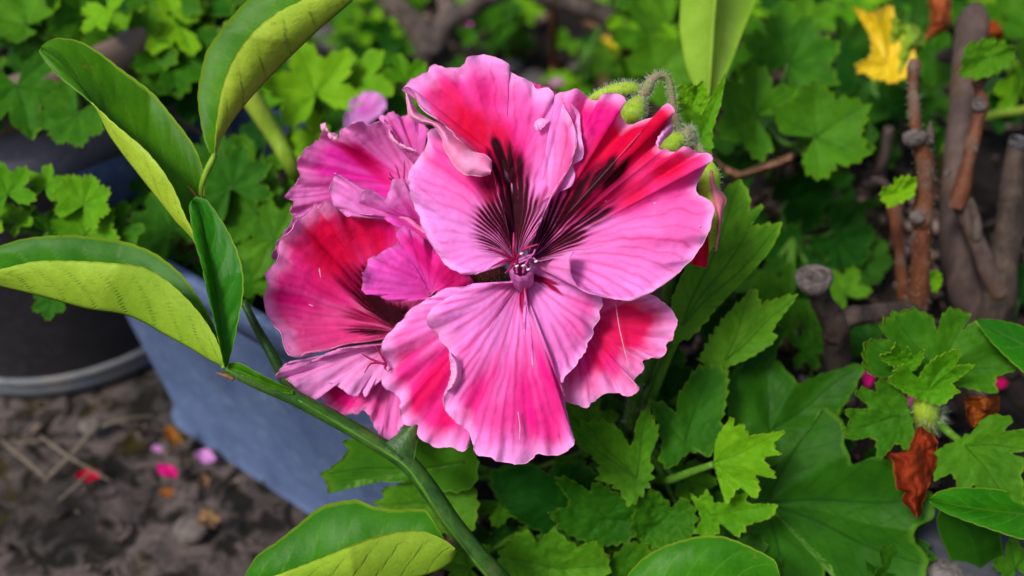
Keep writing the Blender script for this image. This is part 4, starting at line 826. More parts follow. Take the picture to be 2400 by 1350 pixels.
def gleaf(par, c, outline, d, gx=0, gy=0, cup=3.0, pleat=2.5, pitch=26, amp=9, mats=None, seed=1, petiole=None, label=None, nu=300, nv=22, thick=.0003):
    """a geranium leaf whose margin is traced; d depth mm at its centre, gx, gy mm per 100 px"""
    cx, cy = c; O = spline(outline, nu, True); O = serrate(O, cx, cy, pitch, amp, seed)
    v = .02 + .98 * np.linspace(0, 1, nv) ** .85
    X = cx + (O[:, 0:1] - cx) * v[None]; Y = cy + (O[:, 1:2] - cy) * v[None]; V = v[None] + 0 * X
    rmax = np.percentile(np.hypot(O[:, 0] - cx, O[:, 1] - cy), 85)
    vein, near, R = leaf_fields(X, Y, cx, cy, auto_tips(outline, cx, cy), rmax, seed)
    D = d + gx * (X - cx) / 100 + gy * (Y - cy) / 100 - cup * (R / rmax) ** 2 - pleat * sstep(0, .55, near) * (R / rmax) * .8 + pleat * .5 * (R / rmax)
    D = D + 1.6 * (fbm(X / rmax * 2.2, Y / rmax * 2.2, seed, 3) - .5) + .9 * (fbm(X / rmax * 8, Y / rmax * 8, seed + 1, 2) - .5)
    G = P(X, Y, dm(D)); at = {'vein': vein, 'edge': sstep(.945, .99, V)}
    o = link('leaf', sheet_mesh('leaf', G, thick, mats or [M_LEAF, M_LEAFB], at, face='cam', wrap=True), par)
    if label: o['label'] = label
    if petiole:
        q = [P(cx, cy, dm(d + .6))] + [P(x, y, dm(z)) for x, y, z in petiole]
        link('petiole', tube_mesh('petiole', q, np.linspace(.9, 1.5, len(q)) / 1000, M_GSTEM, ns=9, n=6 * len(q)), o)
    return o
def lib_leaf(seed, lobes=5, deep=.24, teeth=9, R=.035, cup=.006, span=300):
    n = 260; th = np.radians(np.linspace(-span / 2, span / 2, n)) + math.pi / 2
    ph = np.linspace(-1, 1, n) * lobes / 2
    lob = np.abs((ph + (lobes % 2) * .5) - np.round(ph + (lobes % 2) * .5 - .5) - .5) if False else np.abs(ph + .5 * ((lobes + 1) % 2) - np.round(ph + .5 * ((lobes + 1) % 2)))
    r = 1 - deep * (lob * 2) ** 1.6 - .16 * np.abs(np.linspace(-1, 1, n)) ** 1.5 + .10 * (fbm(ph * 1.3, 0 * ph, seed, 3) - .5)
    k = (ph + lobes) * teeth / 2 + .4 * fbm(ph * 3, 0 * ph, seed, 2); t = k - np.floor(k); big = .5 + _h(np.floor(k), np.zeros_like(k), seed)
    r = r + .10 * (np.where(t < .6, t / .6, (1 - t) / .4) * big - .4)
    r = r * R; v = np.linspace(.02, 1, 15) ** .85
    X = r[:, None] * np.cos(th)[:, None] * v[None]; Y = r[:, None] * np.sin(th)[:, None] * v[None]
    tips = [(R * math.cos(a), R * math.sin(a)) for a in [math.pi / 2 + math.radians(span) * (j / lobes) for j in np.arange(lobes) - (lobes - 1) / 2]]
    vein, near, RR = leaf_fields(X, Y, 0, 0, tips, R, seed); f = RR / R
    Z = cup * f ** 2 + .10 * R * np.clip(near / .4, 0, 1) * f + .22 * R * (fbm(X / R * 1.3 + 5, Y / R * 1.3, seed, 3) - .5) * f + .03 * R * (fbm(X / R * 8, Y / R * 8, seed, 2) - .5) - .16 * R * f ** 3 * (fbm(np.arctan2(Y, X) * 1.2, 0 * X, seed + 4, 2) - .2)
    G = np.stack([X, Y, Z], -1)
    return sheet_mesh('leaf', G, .00032, [M_LEAF, M_LEAFB], {'vein': vein, 'edge': sstep(.93, .99, v[None] + 0 * X)}, face=(0, 0, 1))
NLIB = 6
LIB = [lib_leaf(s, l, dp, te, .035, cu) for s, l, dp, te, cu in ((1, 5, .34, 8, .006), (2, 5, .42, 9, .010), (3, 7, .30, 7, .004), (4, 5, .26, 9, .012), (5, 5, .48, 7, .002), (6, 7, .16, 8, .008))]
def crumple(me, seed, am):
    m = me.copy(); v = np.zeros(len(m.vertices) * 3, np.float32); m.vertices.foreach_get('co', v); v = v.reshape(-1, 3); R = .035
    x, y = v[:, 0] / R, v[:, 1] / R; a = am * (x * .8 + .4 * (fbm(x * 1.5, y * 1.5, seed, 3) - .5)); rr = 1.1 + .35 * y
    z = v[:, 2] + R * .9 * (fbm(x * 2 + 9, y * 2, seed + 1, 3) - .5)
    v[:, 0] = np.sin(a * 1.6) / 1.6 / max(am, .1) * R * rr; v[:, 2] = (1 - np.cos(a * 1.6)) / 1.6 / max(am, .1) * R + z; v[:, 1] = v[:, 1] * (1 + .3 * (fbm(x * 2, y * 2, seed + 2, 2) - .5))
    m.vertices.foreach_set('co', v.ravel()); m.update(); return m
LIB += [crumple(LIB[1], 1, 1.6), crumple(LIB[4], 2, 2.0), crumple(LIB[0], 3, 1.3)]
VAR = {}
def lib_mesh(k, mkey):
    if (k, mkey) not in VAR:
        m = LIB[k].copy(); m.name = 'leaf'
        top, bot = {'leaf': (M_LEAF, M_LEAFB), 'bright': (M_BRIGHT, M_BRIGHT), 'deep': (M_DEEP, M_LEAFB), 'yellow': (M_YELLOW, M_YELLOW), 'orange': (M_ORANGE, M_ORANGE), 'tan': (M_TAN, M_TAN), 'rust': (M_RUST, M_RUST)}[mkey]
        m.materials[0] = top; m.materials[1] = bot; VAR[(k, mkey)] = m
    return VAR[(k, mkey)]
def put_leaf(par, x, y, d, size, spin=None, tilt=None, m='leaf', k=None, stem_to=None, name='leaf', squash=1.0):
    """x, y photo position of the leaf's middle, d metres, size radius in photo px"""
    k = (0, 1, 4, 2, 1, 3, 4)[rng.integers(7)] if k is None else k
    spin = rng.uniform(0, 360) if spin is None else spin
    tilt = (rng.normal(0, .35), rng.normal(.45, .35)) if tilt is None else tilt
    if par is not None:
        while d > .27 and P(x, y, d)[2] < surf_z(P(x, y, d)) + .010: d *= .985; size *= 1.008
    c = P(x, y, d); n = RT * tilt[0] + UP * tilt[1] - FW; n /= np.linalg.norm(n)
    a = math.radians(spin); ux = RT - n * (n @ RT); ux /= np.linalg.norm(ux); uy = np.cross(n, ux)
    ex = ux * math.cos(a) + uy * math.sin(a); ey = np.cross(n, ex); s = size * 4e-4 * d / .035
    Mx = Matrix(((ex[0] * s, ey[0] * s, n[0] * s, c[0]), (ex[1] * s, ey[1] * s, n[1] * s, c[1]), (ex[2] * s, ey[2] * s, n[2] * s, c[2]), (0, 0, 0, 1)))
    o = bpy.data.objects.new(name, lib_mesh(k, m)); col.objects.link(o)
    if par is not None:
        o.parent = par; o.matrix_parent_inverse = par.matrix_basis.inverted()
    o.matrix_basis = Mx
    if stem_to is not None:
        e = np.asarray(stem_to, float); mid = (c + e) / 2 + n * -.004 + np.array([0, 0, -.004])
        link('petiole', tube_mesh('petiole', [c - n * .0002, c * .75 + mid * .25 - n * .003, mid, e], [.0008 * s ** .5, .0009, .0010, .0012], M_GSTEM, ns=7, n=10), o)
    return o

# ------------------------------------------------------------------ the geranium carrying the flower head, in the planter
def plant(name, label, x, y, z, top, r=2.2, mat=None, cat='geranium'):
    """an Empty at the plant's foot with a main stem up to top (x, y, depth m)"""
    f = hits(x, y); t = thing(name, label, cat, f); e = P(*top)
    link('stem', tube_mesh('stem', [f, f * .5 + e * .5 + RT * .004, e], np.array([r, r * .85, r * .6]) / 1000, mat or M_GSTEM, ns=9, n=16), t)
    t['top'] = list(e); return t
BR = [M_BRIGHT, M_BRIGHT]
g1 = plant('geranium_plant', 'leafy geranium below the flower, with deeply toothed mid green leaves', 1500, 1100, SOIL_Z, (1500, 1000, dm(45)))
gleaf(g1, (1490, 1122), [(1348, 1013), (1368, 991), (1411, 987), (1450, 1005), (1480, 1046), (1493, 987), (1517, 957), (1543, 1013), (1524, 1072), (1531, 1091), (1520, 1135), (1498, 1165), (1472, 1187), (1446, 1143), (1405, 1124), (1405, 1094), (1387, 1068), (1357, 1043)],
      32, 0, 0, 9, 2.5, 24, 12, seed=101, petiole=[(1494, 1150, 46), (1500, 1120, 70)], label='cupped toothed leaf just below the flower')
gleaf(g1, (1605, 1040), [(1524, 946), (1554, 943), (1583, 965), (1592, 924), (1631, 866), (1668, 850), (1705, 872), (1700, 954), (1690, 984), (1698, 1024), (1661, 1072), (1638, 1052), (1605, 1068), (1576, 1094), (1546, 1080), (1550, 1017)],
      36, 1, -2, 4, 3, 26, 10, seed=103, petiole=[(1590, 1080, 50), (1520, 1060, 66)])
gleaf(g1, (1672, 1088), [(1676, 1040), (1713, 978), (1722, 1000), (1743, 994), (1752, 1020), (1783, 1018), (1842, 1011), (1812, 1042), (1831, 1066), (1786, 1064), (1818, 1117), (1790, 1116), (1768, 1100), (1782, 1150), (1765, 1168), (1738, 1136), (1720, 1161), (1702, 1183), (1690, 1130)],
      26, -3, 0, 5, 4, 20, 8, BR, seed=105, petiole=[(1620, 1106, 34), (1560, 1126, 44), (1500, 1120, 62)], label='small yellow green crimped young leaf')
gleaf(g1, (1665, 1207), [(1617, 1157), (1638, 1168), (1657, 1150), (1680, 1180), (1743, 1157), (1756, 1180), (1820, 1183), (1809, 1213), (1757, 1228), (1728, 1257), (1690, 1226), (1680, 1254), (1628, 1250), (1643, 1213)],
      30, 0, -2, 4, 4, 22, 8, BR, seed=107, petiole=[(1600, 1230, 50), (1520, 1150, 66)])
gleaf(g1, (1090, 1085), [(1110, 1030), (1060, 1010), (960, 1010), (880, 1022), (856, 1028), (807, 1031), (812, 1062), (781, 1091), (756, 1110), (762, 1130), (774, 1143), (767, 1157), (800, 1146), (841, 1124), (919, 1131), (974, 1124), (1020, 1150), (1090, 1150), (1120, 1120)],
      34, -2, 2, 3, 2, 34, 7, seed=109, petiole=[(1200, 1120, 50), (1400, 1140, 66)], label='flat lobed leaf pointing left in front of the planter')
gleaf(g1, (1060, 1180), [(1100, 1120), (1030, 1130), (960, 1132), (896, 1146), (900, 1165), (874, 1180), (930, 1200), (990, 1220), (1060, 1260), (1110, 1240), (1120, 1180)],
      42, -2, 0, 3, 2, 30, 7, seed=111, petiole=[(1200, 1180, 56), (1400, 1160, 70)])
gleaf(g1, (1330, 1200), [(1150, 1105), (1200, 1088), (1245, 1085), (1285, 1110), (1300, 1090), (1350, 1080), (1400, 1110), (1430, 1160), (1420, 1230), (1340, 1260), (1250, 1240), (1180, 1190), (1150, 1140)],
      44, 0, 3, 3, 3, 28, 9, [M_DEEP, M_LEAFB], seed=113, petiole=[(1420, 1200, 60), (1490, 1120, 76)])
gleaf(g1, (1420, 1215), [(1290, 1205), (1335, 1180), (1300, 1120), (1340, 1125), (1380, 1150), (1400, 1130), (1450, 1160), (1500, 1180), (1510, 1230), (1470, 1270), (1400, 1280), (1330, 1250)],
      40, 0, 2, 4, 3, 24, 9, seed=115, petiole=[(1470, 1180, 60), (1500, 1120, 80)])
gleaf(g1, (1560, 1210), [(1500, 1165), (1540, 1150), (1575, 1190), (1600, 1165), (1630, 1200), (1620, 1260), (1560, 1290), (1500, 1270), (1480, 1220)], 38, 0, 2, 3, 3, 24, 9, seed=117, petiole=[(1520, 1180, 60), (1500, 1120, 80)])
gleaf(g1, (1290, 1330), [(1170, 1300), (1230, 1240), (1260, 1270), (1300, 1240), (1350, 1280), (1400, 1270), (1430, 1330), (1380, 1400), (1280, 1420), (1190, 1400)], 36, 0, 2, 3, 3, 28, 9, seed=119, petiole=[(1400, 1300, 56), (1490, 1140, 86)])
gleaf(g1, (1460, 1360), [(1350, 1330), (1400, 1290), (1430, 1310), (1480, 1270), (1540, 1300), (1560, 1380), (1500, 1440), (1400, 1440)], 40, 0, 2, 3, 3, 28, 9, seed=121, petiole=[(1470, 1300, 62), (1490, 1140, 90)])
gleaf(g1, (1600, 765), [(1562, 800), (1575, 700), (1610, 620), (1660, 520), (1700, 440), (1738, 424), (1758, 462), (1757, 490), (1792, 482), (1756, 530), (1800, 524), (1832, 528), (1810, 580), (1784, 613), (1730, 670), (1680, 722), (1620, 790)],
      26, 2, -4, 2, 4, 30, 8, seed=123, petiole=[(1560, 850, 36), (1520, 950, 46)], label='large upright leaf behind the side petal')
gleaf(g1, (1700, 846), [(1640, 840), (1672, 780), (1700, 740), (1740, 700), (1767, 672), (1785, 712), (1800, 706), (1869, 690), (1829, 747), (1811, 778), (1815, 800), (1760, 838), (1709, 860), (1670, 870)],
      38, 0, -2, 2, 4, 24, 10, seed=125, petiole=[(1640, 900, 52), (1520, 980, 60)])
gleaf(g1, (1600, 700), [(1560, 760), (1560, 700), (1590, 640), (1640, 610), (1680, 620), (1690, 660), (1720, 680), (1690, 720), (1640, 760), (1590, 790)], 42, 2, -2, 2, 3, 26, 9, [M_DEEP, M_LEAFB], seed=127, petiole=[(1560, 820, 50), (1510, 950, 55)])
gleaf(g1, (1640, 330), [(1620, 420), (1590, 400), (1575, 330), (1585, 260), (1610, 240), (1640, 270), (1670, 220), (1700, 175), (1690, 240), (1672, 300), (1668, 360), (1650, 420)], 24, 0, 0, 3, 4, 24, 7, BR, seed=129, petiole=[(1630, 460, 34), (1560, 700, 40), (1510, 900, 50)], label='bright narrow leaf beside the hairy buds')
gleaf(g1, (1620, 250), [(1590, 300), (1578, 240), (1590, 200), (1620, 205), (1650, 190), (1660, 240), (1650, 290)], 30, 0, 0, 2, 3, 22, 7, BR, seed=131, petiole=[(1610, 330, 36), (1560, 700, 44)])
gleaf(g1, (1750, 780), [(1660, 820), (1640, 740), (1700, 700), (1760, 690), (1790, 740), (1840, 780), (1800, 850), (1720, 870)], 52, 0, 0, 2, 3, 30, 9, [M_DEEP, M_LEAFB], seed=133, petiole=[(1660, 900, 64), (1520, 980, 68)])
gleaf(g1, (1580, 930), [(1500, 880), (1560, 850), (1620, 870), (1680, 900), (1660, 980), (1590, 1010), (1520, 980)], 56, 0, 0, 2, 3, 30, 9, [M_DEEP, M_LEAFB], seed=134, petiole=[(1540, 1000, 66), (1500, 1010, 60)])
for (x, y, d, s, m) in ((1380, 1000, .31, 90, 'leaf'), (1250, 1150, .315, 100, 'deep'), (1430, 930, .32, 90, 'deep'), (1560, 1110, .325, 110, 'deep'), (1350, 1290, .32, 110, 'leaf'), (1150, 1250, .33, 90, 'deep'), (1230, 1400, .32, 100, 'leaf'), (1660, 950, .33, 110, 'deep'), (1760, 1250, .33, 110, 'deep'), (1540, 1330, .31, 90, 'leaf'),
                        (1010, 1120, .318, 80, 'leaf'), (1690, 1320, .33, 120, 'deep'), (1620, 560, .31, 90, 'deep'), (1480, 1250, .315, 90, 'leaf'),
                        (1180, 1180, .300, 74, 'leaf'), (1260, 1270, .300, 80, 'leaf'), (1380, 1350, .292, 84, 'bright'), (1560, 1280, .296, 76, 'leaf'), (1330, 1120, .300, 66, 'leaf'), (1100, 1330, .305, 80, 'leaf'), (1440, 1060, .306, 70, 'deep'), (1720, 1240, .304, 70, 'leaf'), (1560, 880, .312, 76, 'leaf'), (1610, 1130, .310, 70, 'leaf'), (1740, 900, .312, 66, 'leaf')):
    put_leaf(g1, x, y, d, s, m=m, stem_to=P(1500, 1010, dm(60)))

g2 = plant('geranium_plant', 'geranium with one very large dark leaf at the lower right', 1790, 1200, SOIL_Z, (1800, 1130, dm(60)))
gleaf(g2, (1795, 1180), [(1790, 1130), (1850, 1060), (1900, 1000), (1932, 948), (1950, 966), (1974, 980), (1978, 1020), (1996, 1087), (2055, 1070), (2095, 1085), (2150, 1130), (2190, 1170), (2186, 1210), (2133, 1254), (2163, 1287), (2176, 1331), (2140, 1400), (2040, 1420), (1975, 1380), (1940, 1316), (1925, 1370), (1850, 1430), (1770, 1400), (1740, 1300), (1750, 1220)],
      44, -1, 1, 7, 9, 60, 10, [M_MID, M_LEAFB], seed=141, petiole=[(1770, 1170, 54), (1800, 1140, 60)], label='very large dark lobed leaf', nu=420, nv=30)
gleaf(g2, (1805, 1015), [(1740, 1060), (1708, 980), (1704, 900), (1722, 862), (1790, 828), (1836, 858), (1862, 890), (1882, 896), (1940, 872), (2022, 852), (2008, 905), (1965, 968), (1930, 1010), (1890, 1060), (1810, 1090)],
      50, 0, -2, 5, 7, 40, 9, [M_MID, M_LEAFB], seed=143, petiole=[(1790, 1080, 60), (1800, 1130, 62)])
gleaf(g2, (1900, 1330), [(1800, 1300), (1850, 1250), (1920, 1240), (2000, 1270), (2040, 1330), (2000, 1410), (1900, 1430), (1820, 1400)], 60, 0, 0, 3, 3, 40, 8, [M_DEEP, M_LEAFB], seed=145, petiole=[(1850, 1240, 66), (1800, 1140, 64)])
for (x, y, d, s, m) in ((2060, 1240, .33, 130, 'deep'), (1890, 990, .335, 120, 'deep'), (1730, 1120, .335, 120, 'deep'), (2100, 1330, .335, 90, 'leaf')):
    put_leaf(g2, x, y, d, s, m=m, stem_to=P(1800, 1140, dm(66)))

g3 = plant('geranium_shoot', 'small bright geranium shoot with a whorl of young leaves by the stumps', 2170, 1010, SOIL_Z, (2168, 925, dm(31)), 3.2)
gleaf(g3, (2190, 872), [(2043, 880), (2022, 840), (2032, 798), (2080, 796), (2062, 765), (2094, 735), (2139, 724), (2183, 742), (2196, 776), (2210, 735), (2237, 722), (2274, 738), (2258, 770), (2290, 755), (2345, 806), (2390, 861), (2335, 885), (2333, 922), (2246, 905), (2190, 902), (2120, 890)],
      34, 0, -2, 5, 4, 24, 9, seed=151, petiole=[(2180, 900, 33), (2170, 930, 32)])
gleaf(g3, (2172, 915), [(2083, 893), (2098, 868), (2118, 853), (2138, 876), (2152, 884), (2165, 866), (2187, 843), (2208, 832), (2242, 818), (2252, 834), (2240, 856), (2284, 854), (2262, 876), (2232, 900), (2246, 916), (2226, 936), (2207, 950), (2170, 940), (2138, 930), (2112, 914)],
      26, 0, 0, 6, 5, 18, 7, BR, seed=153, label='bright yellow green young leaf at the heart of the shoot')
gleaf(g3, (2125, 850), [(2062, 835), (2085, 826), (2100, 805), (2112, 830), (2130, 812), (2140, 836), (2165, 820), (2158, 850), (2140, 870), (2105, 866)], 27, 0, 0, 4, 4, 16, 6, BR, seed=155)
gleaf(g3, (2110, 975), [(2004, 924), (2022, 908), (2052, 918), (2059, 890), (2104, 898), (2124, 940), (2144, 1020), (2126, 1057), (2100, 1040), (2060, 1078), (2048, 1026), (1996, 1032), (1976, 1010), (1992, 988), (1980, 960), (2037, 956)],
      30, 0, 0, 3, 3, 22, 8, seed=157, petiole=[(2140, 965, 34), (2170, 950, 33)])
gleaf(g3, (2262, 1042), [(2200, 1054), (2196, 1085), (2188, 1126), (2232, 1112), (2256, 1172), (2278, 1136), (2330, 1184), (2344, 1164), (2392, 1202), (2402, 1150), (2394, 1110), (2416, 1080), (2372, 1064), (2424, 1050), (2412, 1008), (2352, 1010), (2376, 984), (2332, 970), (2300, 985), (2276, 1015)],
      28, -1, 0, 3, 3, 24, 8, seed=159, petiole=[(2220, 1010, 34), (2172, 960, 33)])
b_, n_ = surf_samples(tube_mesh('tmp', [P(2168, 1000, dm(40)), P(2170, 960, dm(33)), P(2172, 925, dm(30))], [.004, .0042, .0034], M_GSTEM, ns=12, n=16), 500)
hs = link('shoot_tip', tube_mesh('shoot_tip', [P(2168, 1010, dm(42)), P(2170, 960, dm(33)), P(2172, 925, dm(30))], [.0032, .0036, .0028], M_BUD, ns=12, n=16), g3)
link('hair', hair_mesh('hair', b_, n_, .0022, M_HAIR), hs)['kind'] = 'stuff'
# the rust coloured dead leaf hanging on the shoot
def curled_dead_leaf(name, label, L_, R_, d, mat, seed, amp=3.0):
    a = spline(L_, 70); e = spline(R_, 70); w = np.linspace(0, 1, 30)[None]
    X = a[:, 0:1] + (e[:, 0:1] - a[:, 0:1]) * w; Y = a[:, 1:2] + (e[:, 1:2] - a[:, 1:2]) * w
    X = X + 10 * (fbm(X * .04, Y * .04, seed, 3) - .5); Y = Y + 10 * (fbm(X * .04, Y * .04, seed + 2, 3) - .5)
    t = np.linspace(0, 1, 70)[:, None]
    D = d - amp * np.sin(np.pi * w) * 1.2 + amp * .9 * (fbm(X * .035, Y * .02, seed + 1, 3) - .5) * 2 + amp * .5 * (fbm(t * 9, w * 4, seed + 7, 3) - .5) + 0 * X
    q = (t * 5 + w * 1.2 + .6 * (fbm(t * 5, w * 5, seed, 2) - .5)); vein = .35 * np.exp(-((q - np.round(q)) / .05) ** 2)
    o = link(name, sheet_mesh(name, P(X, Y, dm(D)), .00025, [mat, mat], {'vein': vein, 'edge': sstep(.9, 1, np.abs(2 * w - 1)) + 0 * X}, face='cam'))
    return o
tag(curled_dead_leaf('dead_leaf', '', [(2150, 1000), (2136, 1040), (2120, 1064), (2074, 1060), (2092, 1080), (2096, 1110), (2104, 1144), (2124, 1150), (2112, 1172), (2130, 1190), (2146, 1212)], [(2158, 1000), (2190, 1022), (2200, 1040), (2194, 1070), (2186, 1100), (2180, 1130), (2172, 1150), (2166, 1170), (2160, 1186), (2156, 1200), (2150, 1212)], 30, M_RUST, 3, 5),
    'rust red curled dead leaf hanging under the young shoot', 'dead leaf')
tag(curled_dead_leaf('dead_leaf', '', [(2262, 930), (2266, 960), (2268, 985), (2276, 1000)], [(2344, 930), (2340, 960), (2320, 985), (2290, 1002)], 40, M_RUST, 8, 6), 'dark rust crumpled dead leaf behind the young shoot', 'dead leaf')
tag(curled_dead_leaf('dead_leaf', '', [(1678, 372), (1700, 388), (1740, 400), (1790, 378), (1858, 362)], [(1700, 408), (1730, 428), (1760, 414), (1800, 404), (1850, 384)], 110, M_TAN, 9, 8), 'tan curled dead leaf caught under the green leaves', 'dead leaf')
tag(gleaf(None, (2080, 150), [(1998, 16), (2020, 22), (2036, 30), (2060, 24), (2090, 12), (2100, 50), (2106, 84), (2140, 92), (2146, 130), (2132, 170), (2096, 196), (2066, 188), (2044, 186), (2030, 172), (2008, 170), (2012, 146), (2036, 136), (2044, 110), (2036, 76), (2020, 46)], 128, 2, -3, 6, 8, 20, 7, [M_YELLOW, M_YELLOW], seed=181), 'bright yellow leaf standing upright at the top', 'dead leaf').name = 'dead_leaf'
tag(curled_dead_leaf('dead_leaf', '', [(2084, 40), (2086, 90), (2100, 140), (2104, 170)], [(2140, 56), (2170, 90), (2150, 130), (2110, 172)], 134, M_STRAP, 13, 7), 'half yellowed green leaf against the bright yellow leaf', 'dead leaf')
tag(curled_dead_leaf('dead_leaf', '', [(2160, -30), (2180, 20), (2176, 60), (2160, 92)], [(2230, -30), (2228, 30), (2222, 64), (2170, 94)], 150, M_ORANGE, 14, 7), 'orange shrivelled leaf above the thick grey stem', 'dead leaf')
tag(curled_dead_leaf('dead_leaf', '', [(2310, 55), (2330, 50), (2345, 60)], [(2320, 95), (2340, 95), (2352, 80)], 150, M_RUST, 15, 4), 'small reddish dead leaf beside the thick grey stem', 'dead leaf')

# ------------------------------------------------------------------ pruned woody stems
shrub = thing('pruned_shrub', 'pruned woody geranium with cut brown and grey stems', 'shrub', hit(2200, 790, SOIL_Z))
def sd_(x, y): return depth_at(x, y, SOIL_Z)
def wood(pix, r, mat, cap=None, lumps=.12, ns=26, hairs=0, label=None, n=None):
    me = tube_mesh('stem', [P(*q) for q in pix], np.array(r) * .88 / 1000, mat, ns=ns, n=n or len(pix) * 14, lumps=lumps * 1.6 + .08, seed=pix[0][0] * .01, capmat=cap)
    o = link('stem', me, shrub)
    if hairs:
        b, nn = surf_samples(me, hairs); link('hair', hair_mesh('hair', b, nn, .0015, M_HAIR, .00004), o)['kind'] = 'stuff'
    if label: o['label'] = label
    return o
def cut_end(par, x, y, d, r, ax, mat, hole=True):
    """a flattened healed cut: a ring of callus with a sunken pith"""
    c = P(x, y, d); n = RT * ax[0] + UP * ax[1] - FW * ax[2]; n = n / np.linalg.norm(n); e1 = np.cross(n, FW + .1 * RT); e1 /= np.linalg.norm(e1); e2 = np.cross(n, e1)
    th = np.linspace(0, 2 * math.pi, 24, endpoint=False)[:, None]
    pr = np.array([(1.0, -.5), (1.12, -.15), (1.1, .12), (.95, .22), (.82, .10), (.74, .02), (.5, .06), (.3, .0), (.22, -.3 if hole else .0), (.0, -.35 if hole else .02)])
    rr = pr[None, :, 0] * (1 + .12 * (fbm(th * 1.5 + 9, 0 * th, x, 3) - .5) * 2) * r / 1000; hh = pr[None, :, 1] * r / 1000 * (1 + .5 * (fbm(th * 2, pr[None, :, 0] * 3, x + 1, 2) - .5))
    G = c + rr[..., None] * (np.cos(th)[..., None] * e1 + np.sin(th)[..., None] * e2) + hh[..., None] * n
    link('cut_end', mesh('cut_end', G.reshape(-1, 3), grid_quads(24, len(pr), True), mat), par)
d0 = .318
s1 = wood([(1972, 940, .350), (1966, 860, .338), (1960, 800, .328), (1950, 746, .318), (1924, 696, .309), (1908, 652, .302)], [5.6, 5.2, 4.6, 4.6, 3.6, 4.4], M_STUMP, M_CUT, label='stubby forked stump with a round cut end')
cut_end(s1, 1908, 652, .3015, 4.7, (-.25, .75, .75), M_CUT)
wood([(1950, 790, .325), (1972, 758, .321), (2000, 744, .321), (2050, 735, .326), (2110, 728, .332), (2150, 730, .336)], [4.0, 4.2, 3.7, 3.3, 3.2, 3.4], M_STUMP)
s2 = wood([(2148, 760, .342), (2152, 700, .334), (2158, 620, .328), (2160, 530, .324), (2158, 516, .323), (2166, 470, .321), (2168, 400, .318), (2160, 350, .316), (2152, 318, .314)], [3.7, 3.5, 3.3, 3.4, 3.9, 3.1, 3.0, 3.1, 3.6], M_REDSTEM, M_CUT, .08, hairs=260, label='red brown stem with two healed cuts')
cut_end(s2, 2142, 320, .312, 3.0, (-.3, .8, .6), M_CUT, False); cut_end(s2, 2174, 326, .313, 1.9, (.5, .7, .6), M_CUT)
cut_end(s2, 2150, 508, .318, 2.0, (-.2, .6, .9), M_CUT, False)
wood([(2178, 330, .316), (2180, 305, .316), (2182, 282, .316)], [1.5, 1.2, .15], M_MAUVE, None, .1)
wood([(2146, 320, .324), (2142, 250, .324), (2140, 190, .324), (2142, 160, .323), (2146, 142, .323)], [2.0, 1.9, 1.9, 2.2, 1.9], M_REDSTEM, M_CUT, .06, hairs=140)
wood([(2330, 830, .372), (2290, 740, .362), (2252, 660, .358), (2236, 540, .356), (2238, 420, .356), (2252, 300, .358), (2262, 200, .358), (2272, 110, .358), (2280, 50, .358), (2288, 14, .360)], [7.2, 6.8, 6.2, 5.4, 5.0, 4.8, 4.8, 5.6, 5.8, 2.4], M_MAUVE, None, .08, label='tall thick mauve grey stem')
wood([(2340, 690, .345), (2310, 620, .342), (2286, 560, .340), (2262, 500, .338), (2246, 470, .337)], [3.6, 3.3, 3.0, 3.0, 3.0], M_MAUVE, None, .1)
s4 = wood([(2240, 490, .335), (2254, 440, .334), (2266, 390, .333), (2280, 330, .332), (2292, 280, .332), (2302, 248, .332), (2296, 215, .333), (2288, 190, .334)], [3.0, 2.9, 2.4, 2.3, 2.2, 2.6, 1.6, 1.8], M_REDSTEM, M_CUT, .12, label='knobbly red twig')
for x, y, r, ax in ((2296, 244, 2.2, (.2, .3, .9)), (2288, 348, 1.2, (.8, .3, .4)), (2220, 406, 1.0, (-.8, .3, .4))): cut_end(s4, x, y, .3295, r, ax, M_CUT, False)
wood([(2288, 560, .338), (2286, 520, .336), (2276, 480, .335), (2270, 466, .335)], [1.6, 1.9, 1.8, 1.6], M_WOOD, M_CUT, .15)
s5 = wood([(2350, 860, .368), (2334, 740, .352), (2352, 620, .344), (2368, 520, .340), (2372, 440, .336), (2376, 390, .334), (2388, 334, .331)], [7.4, 6.6, 5.6, 4.6, 3.9, 3.3, 3.3], M_STUMP, M_CUTDARK, .1, label='dark stem cut off flat')
cut_end(s5, 2389, 330, .330, 3.1, (.1, .8, .6), M_CUTDARK, False)
wood([(2118, 700, .352), (2112, 620, .348), (2104, 560, .346), (2098, 500, .344), (2096, 470, .344)], [2.3, 2.1, 2.0, 2.6, 2.8], M_REDSTEM, None, .12)
wood([(2060, 420, .42), (2068, 380, .41), (2084, 300, .40)], [2.6, 2.4, 2.0], M_MAUVE, None, .1)
wood([(2120, 600, .40), (2080, 440, .40), (2040, 420, .40)], [2.0, 1.8, 1.4], M_MAUVE, None, .1)
gleaf(shrub, (2110, 452), [(2066, 460), (2070, 440), (2092, 436), (2100, 420), (2130, 412), (2150, 424), (2146, 444), (2140, 462), (2110, 474), (2084, 486)], 66, 0, 0, 3, 3, 18, 6, BR, seed=171, petiole=[(2140, 450, 74), (2160, 460, 74)])
gleaf(shrub, (2190, 660), [(2178, 640), (2196, 634), (2208, 650), (2204, 672), (2188, 684)], 80, 0, 0, 2, 2, 14, 5, BR, seed=173)
gleaf(shrub, (2320, 130), [(2250, 176), (2256, 150), (2262, 110), (2300, 95), (2330, 92), (2370, 110), (2380, 130), (2350, 165), (2300, 184)], 78, 0, 0, 3, 4, 26, 9, seed=175, petiole=[(2340, 160, 90), (2300, 240, 84)])

